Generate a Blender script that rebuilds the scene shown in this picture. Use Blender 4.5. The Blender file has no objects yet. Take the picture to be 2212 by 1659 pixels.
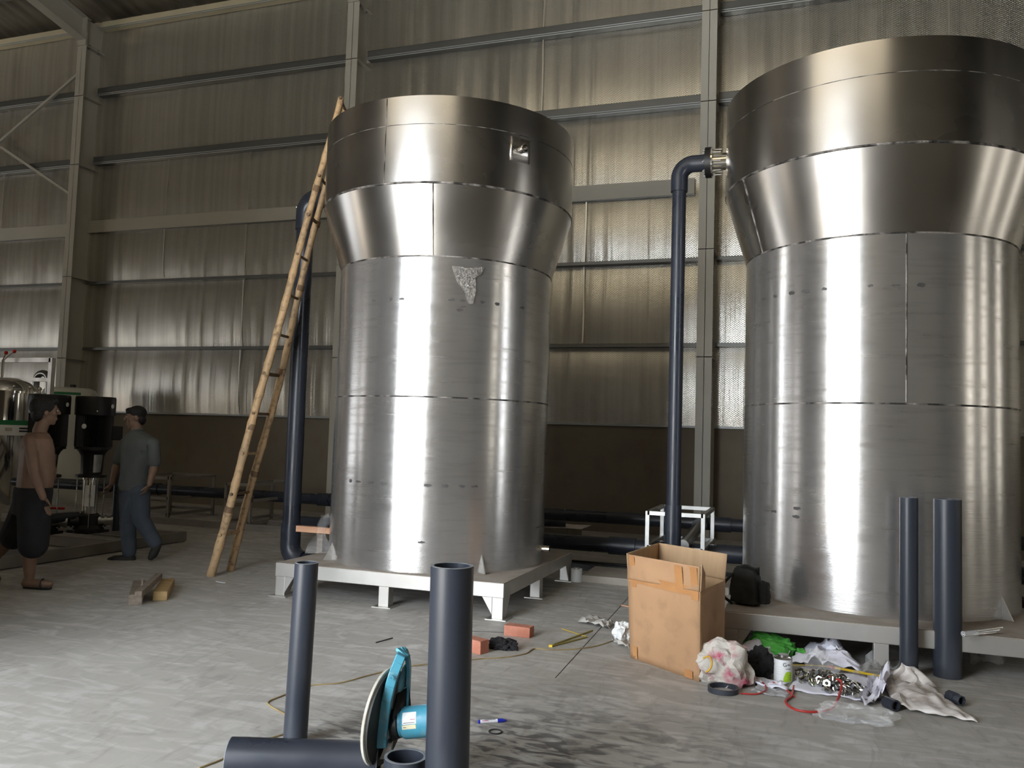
import bpy, bmesh, math, random
from mathutils import Vector, Matrix, noise
from math import sin, cos, pi, radians, sqrt, atan2

# ------------------------------------------------------------------ camera, light, exposure
scene = bpy.context.scene
COL = scene.collection
F_PX, CAM_H = 1790.0, 1.41
PITCH, ROLL, YAW = radians(3.613), radians(1.80), radians(-19.157)
FW = Vector((sin(YAW)*cos(PITCH), cos(YAW)*cos(PITCH), sin(PITCH)))
_rt = Vector((cos(YAW), -sin(YAW), 0)); _up = _rt.cross(FW)
RT = _rt*cos(ROLL) + _up*sin(ROLL); UP = _up*cos(ROLL) - _rt*sin(ROLL)
cd = bpy.data.cameras.new('camera'); cam = bpy.data.objects.new('camera', cd); COL.objects.link(cam)
cam.matrix_world = Matrix(((RT.x, UP.x, -FW.x, 0), (RT.y, UP.y, -FW.y, 0), (RT.z, UP.z, -FW.z, CAM_H), (0, 0, 0, 1)))
cd.sensor_width = 36; cd.lens = 36*F_PX/2212; cd.clip_start = .05; cd.clip_end = 300
scene.camera = cam
vs = scene.view_settings; vs.view_transform = 'Standard'; vs.look = 'None'; vs.gamma = 1; vs.use_curve_mapping = False
vs.exposure = 0.0
w = bpy.data.worlds.new('World'); scene.world = w; w.use_nodes = True
w.node_tree.nodes['Background'].inputs[0].default_value = (.80, .85, 1, 1)
w.node_tree.nodes['Background'].inputs[1].default_value = .35

def area_light(name, loc, rot, sx, sy, power, color, spread=180):
    l = bpy.data.lights.new(name, 'AREA'); l.shape = 'RECTANGLE'; l.size = sx; l.size_y = sy
    l.energy = power; l.color = color; l.spread = radians(spread)
    o = bpy.data.objects.new(name, l); COL.objects.link(o); o.location = loc; o.rotation_euler = rot
    return o
FY = -1.6                                   # plane of the near side wall with its big door, behind the photographer
DX0, DX1, DZ = -6.3, -2.5, 5.15              # the open door
# daylight standing in the building's openings (area lights face +Y: rotate +90 about X)
area_light('daylight_main_door', ((DX0+DX1)/2, FY-.05, DZ/2+.05), (radians(90), 0, 0), DX1-DX0, DZ-.1, 1050, (.88, .94, 1.0))
sun = bpy.data.lights.new('sun', 'SUN'); sun.energy = 42; sun.color = (1, .80, .52); sun.angle = radians(1)
so_ = bpy.data.objects.new('sun', sun); COL.objects.link(so_); so_.rotation_euler = (radians(26), 0, radians(-6))
area_light('daylight_upper_sheets', (-4, FY+.03, 9.15), (radians(90), 0, 0), 10, 3.0, 165, (1.0, .84, .58))
area_light('daylight_transom', (-4, FY+.03, 6.95), (radians(90), 0, 0), 10, 1.2, 19, (1.0, .88, .70))
area_light('daylight_far_door', (-24.5, FY-.05, 1.8), (radians(90), 0, 0), 5, 3.2, 150, (.95, .97, 1.0))
area_light('daylight_gable_door', (-29.9, 2.6, 1.7), (radians(90), 0, radians(-90)), 6, 3.2, 180, (.95, .97, 1.0))
for _y, _w, _p in ((3.6, .35, 34), (6.3, .30, 30), (9.6, .35, 30)):
    area_light('daylight_gable_slot', (11.05, _y, 3.0), (radians(90), 0, radians(90)), _w, 4.6, _p, (1.0, .93, .80))

# ------------------------------------------------------------------ pixel/geometry helpers (layout of measured points)
def _ray(x, y): return FW + RT*((x-1106)/F_PX) - UP*((y-829.5)/F_PX)
O = Vector((0, 0, CAM_H))
def G(x, y, z=0.0):
    d = _ray(x, y); return O + d*((z-CAM_H)/d.z)
def WY(x, y, Y):
    d = _ray(x, y); return O + d*(Y/d.y)
def PB(px, py, base, off=0.0):
    n = Vector((FW.x, FW.y, 0)).normalized(); d = _ray(px, py)
    return O + d*(((base[0]*n.x + base[1]*n.y) + off)/d.dot(n))

# ------------------------------------------------------------------ materials
def nmat(name, c1, c2=None, rough=.5, metal=0.0, scale=4.0, stretch=(1, 1, 1), bump=0.0, bscale=None, bstretch=None,
         rough2=None, detail=6.0, spec=.5, alpha=1.0, trans=0.0, coat=0.0, emis=None, aniso=0.0, contrast=(.35, .65), ior=1.45, c3=None, c3amt=.3):
    m = bpy.data.materials.new(name); m.use_nodes = True; nt = m.node_tree; N = nt.nodes; L = nt.links
    b = N['Principled BSDF']
    b.inputs['Metallic'].default_value = metal; b.inputs['Roughness'].default_value = rough
    b.inputs['Specular IOR Level'].default_value = spec; b.inputs['Alpha'].default_value = alpha
    b.inputs['Transmission Weight'].default_value = trans; b.inputs['Coat Weight'].default_value = coat; b.inputs['IOR'].default_value = ior
    b.inputs['Anisotropic'].default_value = aniso
    b.inputs['Base Color'].default_value = (*c1, 1)
    tc = N.new('ShaderNodeTexCoord'); mp = N.new('ShaderNodeMapping'); L.new(tc.outputs['Object'], mp.inputs[0]); mp.inputs['Scale'].default_value = stretch
    if c2 is not None or rough2 is not None:
        nz = N.new('ShaderNodeTexNoise'); nz.inputs['Scale'].default_value = scale; nz.inputs['Detail'].default_value = detail
        L.new(mp.outputs[0], nz.inputs[0])
        mr = N.new('ShaderNodeMapRange'); mr.inputs[1].default_value = contrast[0]; mr.inputs[2].default_value = contrast[1]; L.new(nz.outputs[0], mr.inputs[0])
        if c2 is not None:
            mx = N.new('ShaderNodeMix'); mx.data_type = 'RGBA'; mx.inputs[6].default_value = (*c1, 1); mx.inputs[7].default_value = (*c2, 1)
            L.new(mr.outputs[0], mx.inputs[0]); out = mx.outputs[2]
            if c3 is not None:
                n3 = N.new('ShaderNodeTexNoise'); n3.inputs['Scale'].default_value = scale*4.3; n3.inputs['Detail'].default_value = 8; L.new(mp.outputs[0], n3.inputs[0])
                r3 = N.new('ShaderNodeMapRange'); r3.inputs[1].default_value = .52; r3.inputs[2].default_value = .72; r3.inputs[4].default_value = c3amt; L.new(n3.outputs[0], r3.inputs[0])
                m3 = N.new('ShaderNodeMix'); m3.data_type = 'RGBA'; m3.inputs[7].default_value = (*c3, 1); L.new(out, m3.inputs[6]); L.new(r3.outputs[0], m3.inputs[0]); out = m3.outputs[2]
            L.new(out, b.inputs['Base Color'])
        if rough2 is not None:
            rr = N.new('ShaderNodeMapRange'); rr.inputs[1].default_value = contrast[0]; rr.inputs[2].default_value = contrast[1]
            rr.inputs[3].default_value = rough; rr.inputs[4].default_value = rough2
            L.new(nz.outputs[0], rr.inputs[0]); L.new(rr.outputs[0], b.inputs['Roughness'])
    if bump:
        mb = N.new('ShaderNodeMapping'); mb.inputs['Scale'].default_value = bstretch or stretch; L.new(tc.outputs['Object'], mb.inputs[0])
        nb = N.new('ShaderNodeTexNoise'); nb.inputs['Scale'].default_value = bscale or scale*3; nb.inputs['Detail'].default_value = 5; L.new(mb.outputs[0], nb.inputs[0])
        bp = N.new('ShaderNodeBump'); bp.inputs['Strength'].default_value = bump; bp.inputs['Distance'].default_value = .02
        L.new(nb.outputs[0], bp.inputs['Height']); L.new(bp.outputs[0], b.inputs['Normal'])
    if emis: b.inputs['Emission Color'].default_value = (*emis[0], 1); b.inputs['Emission Strength'].default_value = emis[1]
    return m

def foil_material():
    m = bpy.data.materials.new('foil_bubble_insulation'); m.use_nodes = True; nt = m.node_tree; N = nt.nodes; L = nt.links
    b = N['Principled BSDF']; b.inputs['Metallic'].default_value = .95; b.inputs['Roughness'].default_value = .30
    tc = N.new('ShaderNodeTexCoord'); sp = N.new('ShaderNodeSeparateXYZ'); L.new(tc.outputs['Object'], sp.inputs[0])
    def mth(op, a, v=None):
        n = N.new('ShaderNodeMath'); n.operation = op
        for i, q in enumerate((a, v)):
            if q is None: continue
            if isinstance(q, (int, float)): n.inputs[i].default_value = q
            else: L.new(q, n.inputs[i])
        return n.outputs[0]
    u = mth('MULTIPLY', sp.outputs[0], 2*pi/.085); v = mth('MULTIPLY', sp.outputs[2], 2*pi/.055)
    # staggered embossed dots: sin(u+v)*sin(u-v) lattice
    s = mth('MULTIPLY', mth('SINE', mth('ADD', u, v)), mth('SINE', mth('SUBTRACT', u, v)))
    s = mth('MAXIMUM', mth('SUBTRACT', mth('ABSOLUTE', s), .45), 0.0)
    # vertical ribs of the sheeting behind it pressing through, uneven
    mp = N.new('ShaderNodeMapping'); mp.inputs['Scale'].default_value = (6, 1, .12); L.new(tc.outputs['Object'], mp.inputs[0])
    nz = N.new('ShaderNodeTexNoise'); nz.inputs['Scale'].default_value = 1.6; nz.inputs['Detail'].default_value = 7; L.new(mp.outputs[0], nz.inputs[0])
    b1 = N.new('ShaderNodeBump'); b1.inputs['Strength'].default_value = .22; b1.inputs['Distance'].default_value = .05; L.new(nz.outputs[0], b1.inputs['Height'])
    b2 = N.new('ShaderNodeBump'); b2.inputs['Strength'].default_value = .8; b2.inputs['Distance'].default_value = .014
    L.new(s, b2.inputs['Height']); L.new(b1.outputs[0], b2.inputs['Normal']); L.new(b2.outputs[0], b.inputs['Normal'])
    mr = N.new('ShaderNodeMapRange'); mr.inputs[1].default_value = .3; mr.inputs[2].default_value = .7; L.new(nz.outputs[0], mr.inputs[0])
    mx = N.new('ShaderNodeMix'); mx.data_type = 'RGBA'; mx.inputs[6].default_value = (.50, .48, .43, 1); mx.inputs[7].default_value = (.66, .64, .585, 1)
    L.new(mr.outputs[0], mx.inputs[0]); L.new(mx.outputs[2], b.inputs['Base Color'])
    return m

def steel_material(name, film=True, c1=(.50, .48, .46), c2=(.60, .585, .565), rough=.26):
    """sheet stainless steel, horizontal mill grain; film=True adds the wrinkled stretch film wound round it"""
    m = bpy.data.materials.new(name); m.use_nodes = True; nt = m.node_tree; N = nt.nodes; L = nt.links
    b = N['Principled BSDF']; b.inputs['Metallic'].default_value = 1; b.inputs['Roughness'].default_value = rough
    tc = N.new('ShaderNodeTexCoord')
    def noise_(sc, stretch, detail=6):
        mp = N.new('ShaderNodeMapping'); mp.inputs['Scale'].default_value = stretch; L.new(tc.outputs['Object'], mp.inputs[0])
        n = N.new('ShaderNodeTexNoise'); n.inputs['Scale'].default_value = sc; n.inputs['Detail'].default_value = detail; L.new(mp.outputs[0], n.inputs[0]); return n.outputs[0]
    def rng(src, a, c, lo, hi):
        r = N.new('ShaderNodeMapRange'); r.inputs[1].default_value = a; r.inputs[2].default_value = c; r.inputs[3].default_value = lo; r.inputs[4].default_value = hi
        L.new(src, r.inputs[0]); return r.outputs[0]
    cloud = noise_(1.4, (1, 1, 1.5), 3); streak = noise_(2.6, (1, 1, 10), 10); fine = noise_(10, (.6, .6, 22), 6)
    mx = N.new('ShaderNodeMix'); mx.data_type = 'RGBA'; mx.inputs[6].default_value = (*c1, 1); mx.inputs[7].default_value = (*c2, 1)
    L.new(rng(cloud, .2, .8, 0, 1), mx.inputs[0])
    mx2 = N.new('ShaderNodeMix'); mx2.data_type = 'RGBA'; mx2.inputs[7].default_value = (.30, .27, .23, 1); L.new(mx.outputs[2], mx2.inputs[6])
    L.new(rng(streak, .52, .80, 0, .42 if film else .0), mx2.inputs[0])
    L.new(mx2.outputs[2], b.inputs['Base Color'])
    L.new(rng(streak if film else cloud, .25, .75, rough-.03, rough+(.08 if film else .03)), b.inputs['Roughness'])
    bp = N.new('ShaderNodeBump'); bp.inputs['Strength'].default_value = .06 if film else .006; bp.inputs['Distance'].default_value = .01; L.new(fine, bp.inputs['Height'])
    L.new(bp.outputs[0], b.inputs['Normal'])
    b.inputs['Anisotropic'].default_value = .7 if film else .35; b.inputs['Anisotropic Rotation'].default_value = .25
    tg = N.new('ShaderNodeTangent'); tg.direction_type = 'RADIAL'; tg.axis = 'Z'; L.new(tg.outputs[0], b.inputs['Tangent'])
    if film:
        b.inputs['Metallic'].default_value = .86; b.inputs['Coat Weight'].default_value = .5; b.inputs['Coat Roughness'].default_value = .16
        fw = noise_(5, (.5, .5, 16), 9)
        bc = N.new('ShaderNodeBump'); bc.inputs['Strength'].default_value = .42; bc.inputs['Distance'].default_value = .02; L.new(fw, bc.inputs['Height'])
        L.new(bc.outputs[0], b.inputs['Coat Normal'])
    return m

def floor_material():
    m = bpy.data.materials.new('trowelled_concrete'); m.use_nodes = True; nt = m.node_tree; N = nt.nodes; L = nt.links
    b = N['Principled BSDF']; b.inputs['Roughness'].default_value = .62; b.inputs['Specular IOR Level'].default_value = .35
    tc = N.new('ShaderNodeTexCoord')
    def mapping(scale, rz=0):
        mp = N.new('ShaderNodeMapping'); mp.inputs['Scale'].default_value = scale; mp.inputs['Rotation'].default_value = (0, 0, rz); L.new(tc.outputs['Object'], mp.inputs[0]); return mp.outputs[0]
    def nz(vec, sc, det=6, dist=0):
        n = N.new('ShaderNodeTexNoise'); n.inputs['Scale'].default_value = sc; n.inputs['Detail'].default_value = det; n.inputs['Distortion'].default_value = dist; L.new(vec, n.inputs[0]); return n.outputs[0]
    def rng(src, a, c, lo=0, hi=1):
        r = N.new('ShaderNodeMapRange'); r.inputs[1].default_value = a; r.inputs[2].default_value = c; r.inputs[3].default_value = lo; r.inputs[4].default_value = hi; L.new(src, r.inputs[0]); return r.outputs[0]
    def mix(f, a, c):
        x = N.new('ShaderNodeMix'); x.data_type = 'RGBA'
        if isinstance(f, float): x.inputs[0].default_value = f
        else: L.new(f, x.inputs[0])
        for i, q in ((6, a), (7, c)):
            if isinstance(q, tuple): x.inputs[i].default_value = (*q, 1)
            else: L.new(q, x.inputs[i])
        return x.outputs[2]
    base = mix(rng(nz(mapping((1, 1, 1)), .8, 5, .6), .35, .65), (.42, .405, .375), (.345, .33, .305))
    swirl = nz(mapping((1, 3.2, 1), .9), 2.6, 7, 1.6)
    c = mix(rng(swirl, .48, .66, 0, .65), base, (.53, .525, .51))
    swirl2 = nz(mapping((3.0, 1, 1), .5), 3.1, 7, 1.9)
    c = mix(rng(swirl2, .52, .72, 0, .6), c, (.27, .255, .235))
    c = mix(rng(nz(mapping((1, 1, 1)), 9, 8), .6, .8, 0, .4), c, (.22, .19, .16))
    # soot and plastic swarf near the machine: black powder patch with broken edge
    def patch(cx, cy, r0, r1, amt, nsc):
        mp = N.new('ShaderNodeMapping'); mp.inputs['Location'].default_value = (-cx, -cy, 0); L.new(tc.outputs['Object'], mp.inputs[0])
        ln = N.new('ShaderNodeVectorMath'); ln.operation = 'LENGTH'; L.new(mp.outputs[0], ln.inputs[0])
        f = rng(ln.outputs[1], r0, r1, 1, 0)
        n = rng(nz(mapping((1, 2.4, 1), .6), nsc, 8, 1.2), .46, .60)
        mu = N.new('ShaderNodeMath'); mu.operation = 'MULTIPLY'; L.new(f, mu.inputs[0]); L.new(n, mu.inputs[1])
        m2 = N.new('ShaderNodeMath'); m2.operation = 'MULTIPLY'; L.new(mu.outputs[0], m2.inputs[0]); m2.inputs[1].default_value = amt; return m2.outputs[0]
    c = mix(patch(-1.1, 3.55, .15, 1.3, .85, 5), c, (.035, .035, .04))
    c = mix(patch(-1.9, 3.5, .1, .6, .8, 7), c, (.045, .045, .05))
    L.new(c, b.inputs['Base Color'])
    L.new(rng(swirl, .4, .7, .68, .42), b.inputs['Roughness'])
    bp = N.new('ShaderNodeBump'); bp.inputs['Strength'].default_value = .25; bp.inputs['Distance'].default_value = .01; L.new(swirl2, bp.inputs['Height']); L.new(bp.outputs[0], b.inputs['Normal'])
    return m

M = {}
M['floor'] = floor_material()
M['foil'] = foil_material()
M['steel'] = steel_material('stainless_bare', False, rough=.26)
M['steel_film'] = steel_material('stainless_wrapped', True, c1=(.50, .49, .48), c2=(.62, .61, .60), rough=.21)
M['weld'] = nmat('ground_weld', (.035, .033, .030), (.30, .28, .26), rough=.5, metal=.6, scale=9, contrast=(.42, .6), bump=.5, bscale=60)
M['frame'] = nmat('stainless_frame', (.60, .59, .56), (.50, .48, .45), rough=.36, metal=.85, scale=3, rough2=.5)
M['dusty'] = nmat('dusty_steel_top', (.30, .26, .22), (.38, .34, .30), rough=.75, metal=.2, scale=5)
M['polished'] = nmat('polished_steel', (.72, .70, .66), rough=.10, metal=1)
M['paint'] = nmat('grey_column_paint', (.42, .405, .355), (.38, .365, .32), rough=.55, scale=1.5)
M['galv'] = nmat('galvanised_purlin', (.17, .175, .17), (.13, .135, .13), rough=.42, metal=.6, scale=2, stretch=(.3, 1, 1))
M['plaster'] = nmat('brown_render', (.185, .16, .12), (.145, .125, .095), rough=.92, scale=.9, c3=(.14, .10, .08), c3amt=.45, bump=.1, bscale=40)
M['sheet_in'] = nmat('pale_wall_sheet', (.50, .46, .38), (.42, .39, .32), rough=.5, scale=2, metal=.3)
M['seam'] = nmat('foil_tape', (.62, .60, .55), rough=.4, metal=.9, scale=3)
M['eave'] = nmat('lit_eave_strut', (.62, .56, .40), (.55, .50, .36), rough=.5, scale=2)  # pale yellow paints in the light coming through at the eave
M['racksteel'] = nmat('pale_rack_steel', (.42, .42, .40), (.34, .34, .33), rough=.38, metal=.8, scale=6)
M['sill'] = nmat('sill_flashing', (.36, .38, .38), rough=.5, metal=.4)
M['roof'] = nmat('roof_foil', (.30, .28, .24), (.22, .20, .17), rough=.45, metal=.75, scale=1.2, stretch=(5, .15, 1), bump=.6, bscale=5, bstretch=(5, .1, 1))
M['pvc'] = nmat('dark_upvc', (.020, .024, .034), (.026, .030, .042), rough=.22, scale=3, rough2=.45, spec=.5)
M['pvc_dusty'] = nmat('dusty_upvc', (.028, .033, .045), (.060, .066, .080), rough=.36, scale=5, stretch=(1, 1, .35), rough2=.55, contrast=(.5, .75))
M['pvc_cut'] = nmat('sawn_upvc_edge', (.16, .17, .19), (.24, .25, .26), rough=.7, scale=30)
M['bamboo'] = nmat('bamboo', (.50, .33, .17), (.38, .26, .145), rough=.5, scale=5, c3=(.06, .035, .02), c3amt=.7)
M['bamboo_dark'] = nmat('bamboo_rung', (.20, .12, .06), (.12, .075, .04), rough=.6, scale=8)
M['wood'] = nmat('fresh_timber', (.62, .36, .22), (.52, .28, .17), rough=.6, scale=6, stretch=(.4, 4, 4))
M['wood_old'] = nmat('weathered_timber', (.24, .20, .16), (.15, .12, .09), rough=.85, scale=6, stretch=(1, 6, 6), bump=.5)
M['wood_yel'] = nmat('pale_timber', (.40, .27, .12), (.30, .20, .09), rough=.7, scale=5, stretch=(1, 6, 6))
M['card'] = nmat('cardboard', (.46, .27, .145), (.40, .235, .125), rough=.78, scale=2.5, c3=(.24, .14, .08), c3amt=.35, bump=.12, bscale=6)
M['card_in'] = nmat('cardboard_inside', (.50, .34, .20), (.45, .30, .175), rough=.85, scale=3, stretch=(6, 6, .3))
M['tape'] = nmat('brown_parcel_tape', (.50, .25, .10), (.44, .21, .085), rough=.16, scale=6, bump=.35, bscale=26)
M['brick'] = nmat('fired_brick', (.52, .22, .15), (.44, .17, .11), rough=.9, scale=12, bump=.4, bscale=50)
M['blackcloth'] = nmat('black_cloth', (.012, .012, .013), (.02, .02, .022), rough=.95, scale=20, bump=.6, bscale=40)
M['bagcloth'] = nmat('black_nylon', (.010, .011, .011), (.018, .020, .018), rough=.7, scale=15, bump=.3, bscale=30)
M['paper'] = nmat('white_paper', (.80, .80, .90), (.72, .72, .82), rough=.8, scale=5)
M['papergrey'] = nmat('grey_paper', (.40, .38, .35), (.50, .48, .45), rough=.85, scale=10)
M['rag'] = nmat('dirty_white_rag', (.78, .75, .73), (.40, .35, .32), rough=.92, scale=5, stretch=(1, 3, 1), c3=(.72, .68, .64), c3amt=.6)
M['sack'] = nmat('woven_sack', (.62, .58, .53), (.50, .46, .41), rough=.8, scale=2.6, bump=.4, bscale=60, c3=(.40, .03, .10), c3amt=1.0)
M['magenta'] = nmat('sack_print', (.42, .03, .10), (.30, .05, .10), rough=.75, scale=20)
M['sackyellow'] = nmat('yellow_string', (.65, .38, .04), rough=.7)
M['green'] = nmat('green_plastic_bag', (.12, .52, .09), (.08, .42, .06), rough=.42, scale=6, bump=.4, bscale=18)
M['red'] = nmat('red_twine', (.48, .035, .03), (.36, .03, .025), rough=.5, scale=30)
M['yellow'] = nmat('yellow_tape', (.72, .50, .03), rough=.5)
M['olive'] = nmat('olive_brass_strip', (.30, .25, .06), rough=.4, metal=.3)
M['cable'] = nmat('tan_cable', (.34, .26, .12), (.22, .16, .08), rough=.7, scale=10)
M['label'] = nmat('white_label', (.78, .80, .80), (.70, .72, .73), rough=.5, scale=8)
M['labelyel'] = nmat('yellow_label', (.60, .52, .22), (.70, .66, .5), rough=.5, scale=30)
M['ink'] = nmat('dark_print', (.03, .03, .035), rough=.6)
M['grease'] = nmat('grey_grease', (.085, .08, .078), (.05, .048, .046), rough=.5, scale=20)
M['crinkle'] = nmat('crinkled_film', (.62, .60, .57), (.35, .34, .32), rough=.18, metal=.75, alpha=.6, scale=60, bump=1.0, bscale=80)
M['lime'] = nmat('lime_print', (.36, .58, .02), rough=.45)
M['tingrey'] = nmat('tin_plate', (.55, .55, .54), (.42, .42, .40), rough=.28, metal=1, scale=12)
M['chrome'] = nmat('bright_fittings', (.74, .74, .72), (.55, .55, .54), rough=.16, metal=1, scale=20)
M['dullmetal'] = nmat('dull_fittings', (.30, .30, .29), rough=.3, metal=1)
M['clear'] = nmat('clear_film', (.95, .96, .97), rough=.08, alpha=.14, spec=1.0, bump=1.0, bscale=20)
M['milky'] = nmat('milky_film', (.72, .73, .76), rough=.16, alpha=.42, spec=.9, bump=.9, bscale=14)
M['blue'] = nmat('blue_cast_paint', (.045, .225, .33), (.07, .30, .40), rough=.42, scale=6, c3=(.25, .34, .35), c3amt=.4)
M['bluelight'] = nmat('light_blue_shield', (.16, .36, .42), rough=.3)
M['ptfe'] = nmat('black_coated_plate', (.020, .021, .018), (.028, .028, .024), rough=.60, scale=5)
M['cream'] = nmat('cream_plate_rim', (.52, .50, .44), (.36, .33, .28), rough=.7, scale=14, bump=.3)
M['penwhite'] = nmat('pen_barrel', (.75, .75, .78), rough=.35)
M['penblue'] = nmat('pen_blue', (.02, .03, .42), rough=.35)
M['black'] = nmat('black_enamel', (.008, .008, .009), rough=.42)
M['rubber'] = nmat('black_rubber', (.03, .032, .036), rough=.75)
M['greenband'] = nmat('green_band', (.015, .16, .06), rough=.45)
M['skin'] = nmat('skin', (.20, .12, .078), (.165, .098, .065), rough=.55, scale=8)
M['hair'] = nmat('black_hair', (.008, .007, .006), rough=.6, bump=.5, bscale=60)
M['shirt'] = nmat('grey_work_shirt', (.095, .103, .10), (.075, .082, .08), rough=.9, scale=6, bump=.5, bscale=14)
M['jeans'] = nmat('blue_grey_jeans', (.065, .078, .10), (.05, .062, .082), rough=.92, scale=8, bump=.4, bscale=16)
M['shorts'] = nmat('black_shorts', (.012, .012, .014), (.018, .018, .02), rough=.92, scale=8, bump=.4, bscale=14)
M['shoe'] = nmat('dark_shoe', (.022, .022, .022), rough=.7)
M['greyvinyl'] = nmat('grey_plinth', (.33, .30, .26), (.26, .235, .20), rough=.85, scale=4)
M['redpaint'] = nmat('red_knob', (.55, .02, .015), rough=.3)
M['whitepl'] = nmat('white_plastic_tank', (.55, .55, .50), rough=.45)
M['skid'] = nmat('skid_steel', (.26, .23, .20), (.20, .18, .16), rough=.6, metal=.4, scale=3)

# ------------------------------------------------------------------ mesh helpers
WL = {}
def wloc(o): return WL.get(o.name, Vector((0, 0, 0))) if o else Vector((0, 0, 0))
def tag(o, label=None, cat=None, group=None, kind=None):
    if label: o['label'] = label
    if cat: o['category'] = cat
    if group: o['group'] = group
    if kind: o['kind'] = kind
    return o
def thing(name, loc, label, cat, group=None):
    o = bpy.data.objects.new(name, None); o.empty_display_size = .1; COL.objects.link(o); o.location = loc; WL[o.name] = Vector(loc)
    return tag(o, label, cat, group)
def copy_tree(o, dloc, label, parent=None):
    c = o.copy(); COL.objects.link(c); c.parent = parent
    if parent is None: c.location = Vector(o.location) + Vector(dloc)
    if label: c['label'] = label
    WL[c.name] = wloc(o) + Vector(dloc)
    for ch in list(o.children): copy_tree(ch, dloc, None, c)
    return c

def basis(d):
    d = d.normalized(); a = Vector((0, 0, 1)) if abs(d.z) < .9 else Vector((1, 0, 0))
    x = d.cross(a).normalized(); y = x.cross(d).normalized(); return x, y
class MB:
    def __init__(s): s.v = []; s.f = []; s.mi = []; s.cur = 0
    def add(s, vs_, fs): 
        k = len(s.v); s.v += [Vector(q) for q in vs_]; s.f += [tuple(i+k for i in f) for f in fs]; s.mi += [s.cur]*len(fs); return s
    def box(s, lo, hi, rz=0, about=None):
        (a, b, c), (d, e, f) = lo, hi
        vv = [(a,b,c),(d,b,c),(d,e,c),(a,e,c),(a,b,f),(d,b,f),(d,e,f),(a,e,f)]
        if rz:
            o = Vector(about or ((a+d)/2, (b+e)/2, 0)); R = Matrix.Rotation(rz, 3, 'Z'); vv = [R@(Vector(q)-o)+o for q in vv]
        return s.add(vv, [(0,3,2,1),(4,5,6,7),(0,1,5,4),(1,2,6,5),(2,3,7,6),(3,0,4,7)])
    def obox(s, c, ax, ay, az):
        """oriented box: centre and three half-vectors"""
        c, ax, ay, az = map(Vector, (c, ax, ay, az))
        vv = [c+ax*i+ay*j+az*k for k in (-1, 1) for i, j in ((-1,-1),(1,-1),(1,1),(-1,1))]
        return s.add(vv, [(0,3,2,1),(4,5,6,7),(0,1,5,4),(1,2,6,5),(2,3,7,6),(3,0,4,7)])
    def bar(s, a, b, wx, wy, upv=(0, 0, 1)):
        a, b = Vector(a), Vector(b); d = (b-a); u = Vector(upv); x = d.cross(u)
        if x.length < 1e-6: x = Vector((1, 0, 0))
        x.normalize(); y = x.cross(d).normalized()
        return s.obox((a+b)/2, x*wx/2, y*wy/2, d/2)
    def tube(s, pts, r, seg=16, caps=True):
        pts = [Vector(p) for p in pts]; n = len(pts); rr = r if hasattr(r, '__len__') else [r]*n
        k = len(s.v); x = None
        for i, p in enumerate(pts):
            d = (pts[min(i+1, n-1)]-pts[max(i-1, 0)]).normalized()
            if x is None: x, _ = basis(d)
            x = (x - d*x.dot(d)).normalized(); y = d.cross(x)
            for j in range(seg):
                a = 2*pi*j/seg; s.v.append(p + (x*cos(a)+y*sin(a))*rr[i])
        for i in range(n-1):
            for j in range(seg):
                s.f.append((k+i*seg+j, k+i*seg+(j+1) % seg, k+(i+1)*seg+(j+1) % seg, k+(i+1)*seg+j)); s.mi.append(s.cur)
        if caps:
            s.f.append(tuple(k+j for j in range(seg))[::-1]); s.f.append(tuple(k+(n-1)*seg+j for j in range(seg))); s.mi += [s.cur]*2
        return s
    def lathe(s, prof, c=(0, 0, 0), axis=(0, 0, 1), seg=48, closed=False, a0=0, a1=2*pi):
        """prof: list of (r, h) along axis; open or closed profile"""
        c = Vector(c); d = Vector(axis).normalized(); x, y = basis(d) if abs(d.z) < .99 else (Vector((1, 0, 0)), Vector((0, 1, 0))*(1 if d.z > 0 else -1))
        full = abs(a1-a0-2*pi) < 1e-6; na = seg if full else seg+1; k = len(s.v); n = len(prof)
        for r, h in prof:
            for j in range(na):
                a = a0+(a1-a0)*j/seg; s.v.append(c + d*h + (x*cos(a)+y*sin(a))*r)
        for i in range(n if closed else n-1):
            for j in range(seg):
                j2 = (j+1) % na if full else j+1; i2 = (i+1) % n
                s.f.append((k+i*na+j, k+i*na+j2, k+i2*na+j2, k+i2*na+j)); s.mi.append(s.cur)
        return s
    def pipe(s, a, b, ro, ri, seg=40):
        a, b = Vector(a), Vector(b); L_ = (b-a).length
        return s.lathe([(ri, 0), (ro, 0), (ro, L_), (ri, L_)], a, b-a, seg, closed=True)
    def ell(s, c, r, seg=20, rings=12, R=None):
        c = Vector(c); k = len(s.v); rx, ry, rz = r if hasattr(r, '__len__') else (r, r, r)
        for i in range(1, rings):
            t = pi*i/rings
            for j in range(seg):
                a = 2*pi*j/seg; q = Vector((rx*sin(t)*cos(a), ry*sin(t)*sin(a), rz*cos(t)))
                if R: q = R@q
                s.v.append(c+q)
        top = Vector((0, 0, rz)); bot = -top
        if R: top = R@top; bot = R@bot
        s.v += [c+top, c+bot]; T = len(s.v)-2; B = T+1
        for i in range(rings-2):
            for j in range(seg):
                s.f.append((k+i*seg+j, k+(i+1)*seg+j, k+(i+1)*seg+(j+1) % seg, k+i*seg+(j+1) % seg)); s.mi.append(s.cur)
        for j in range(seg):
            s.f.append((T, k+j, k+(j+1) % seg)); s.f.append((B, k+(rings-2)*seg+(j+1) % seg, k+(rings-2)*seg+j)); s.mi += [s.cur]*2
        return s
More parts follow.
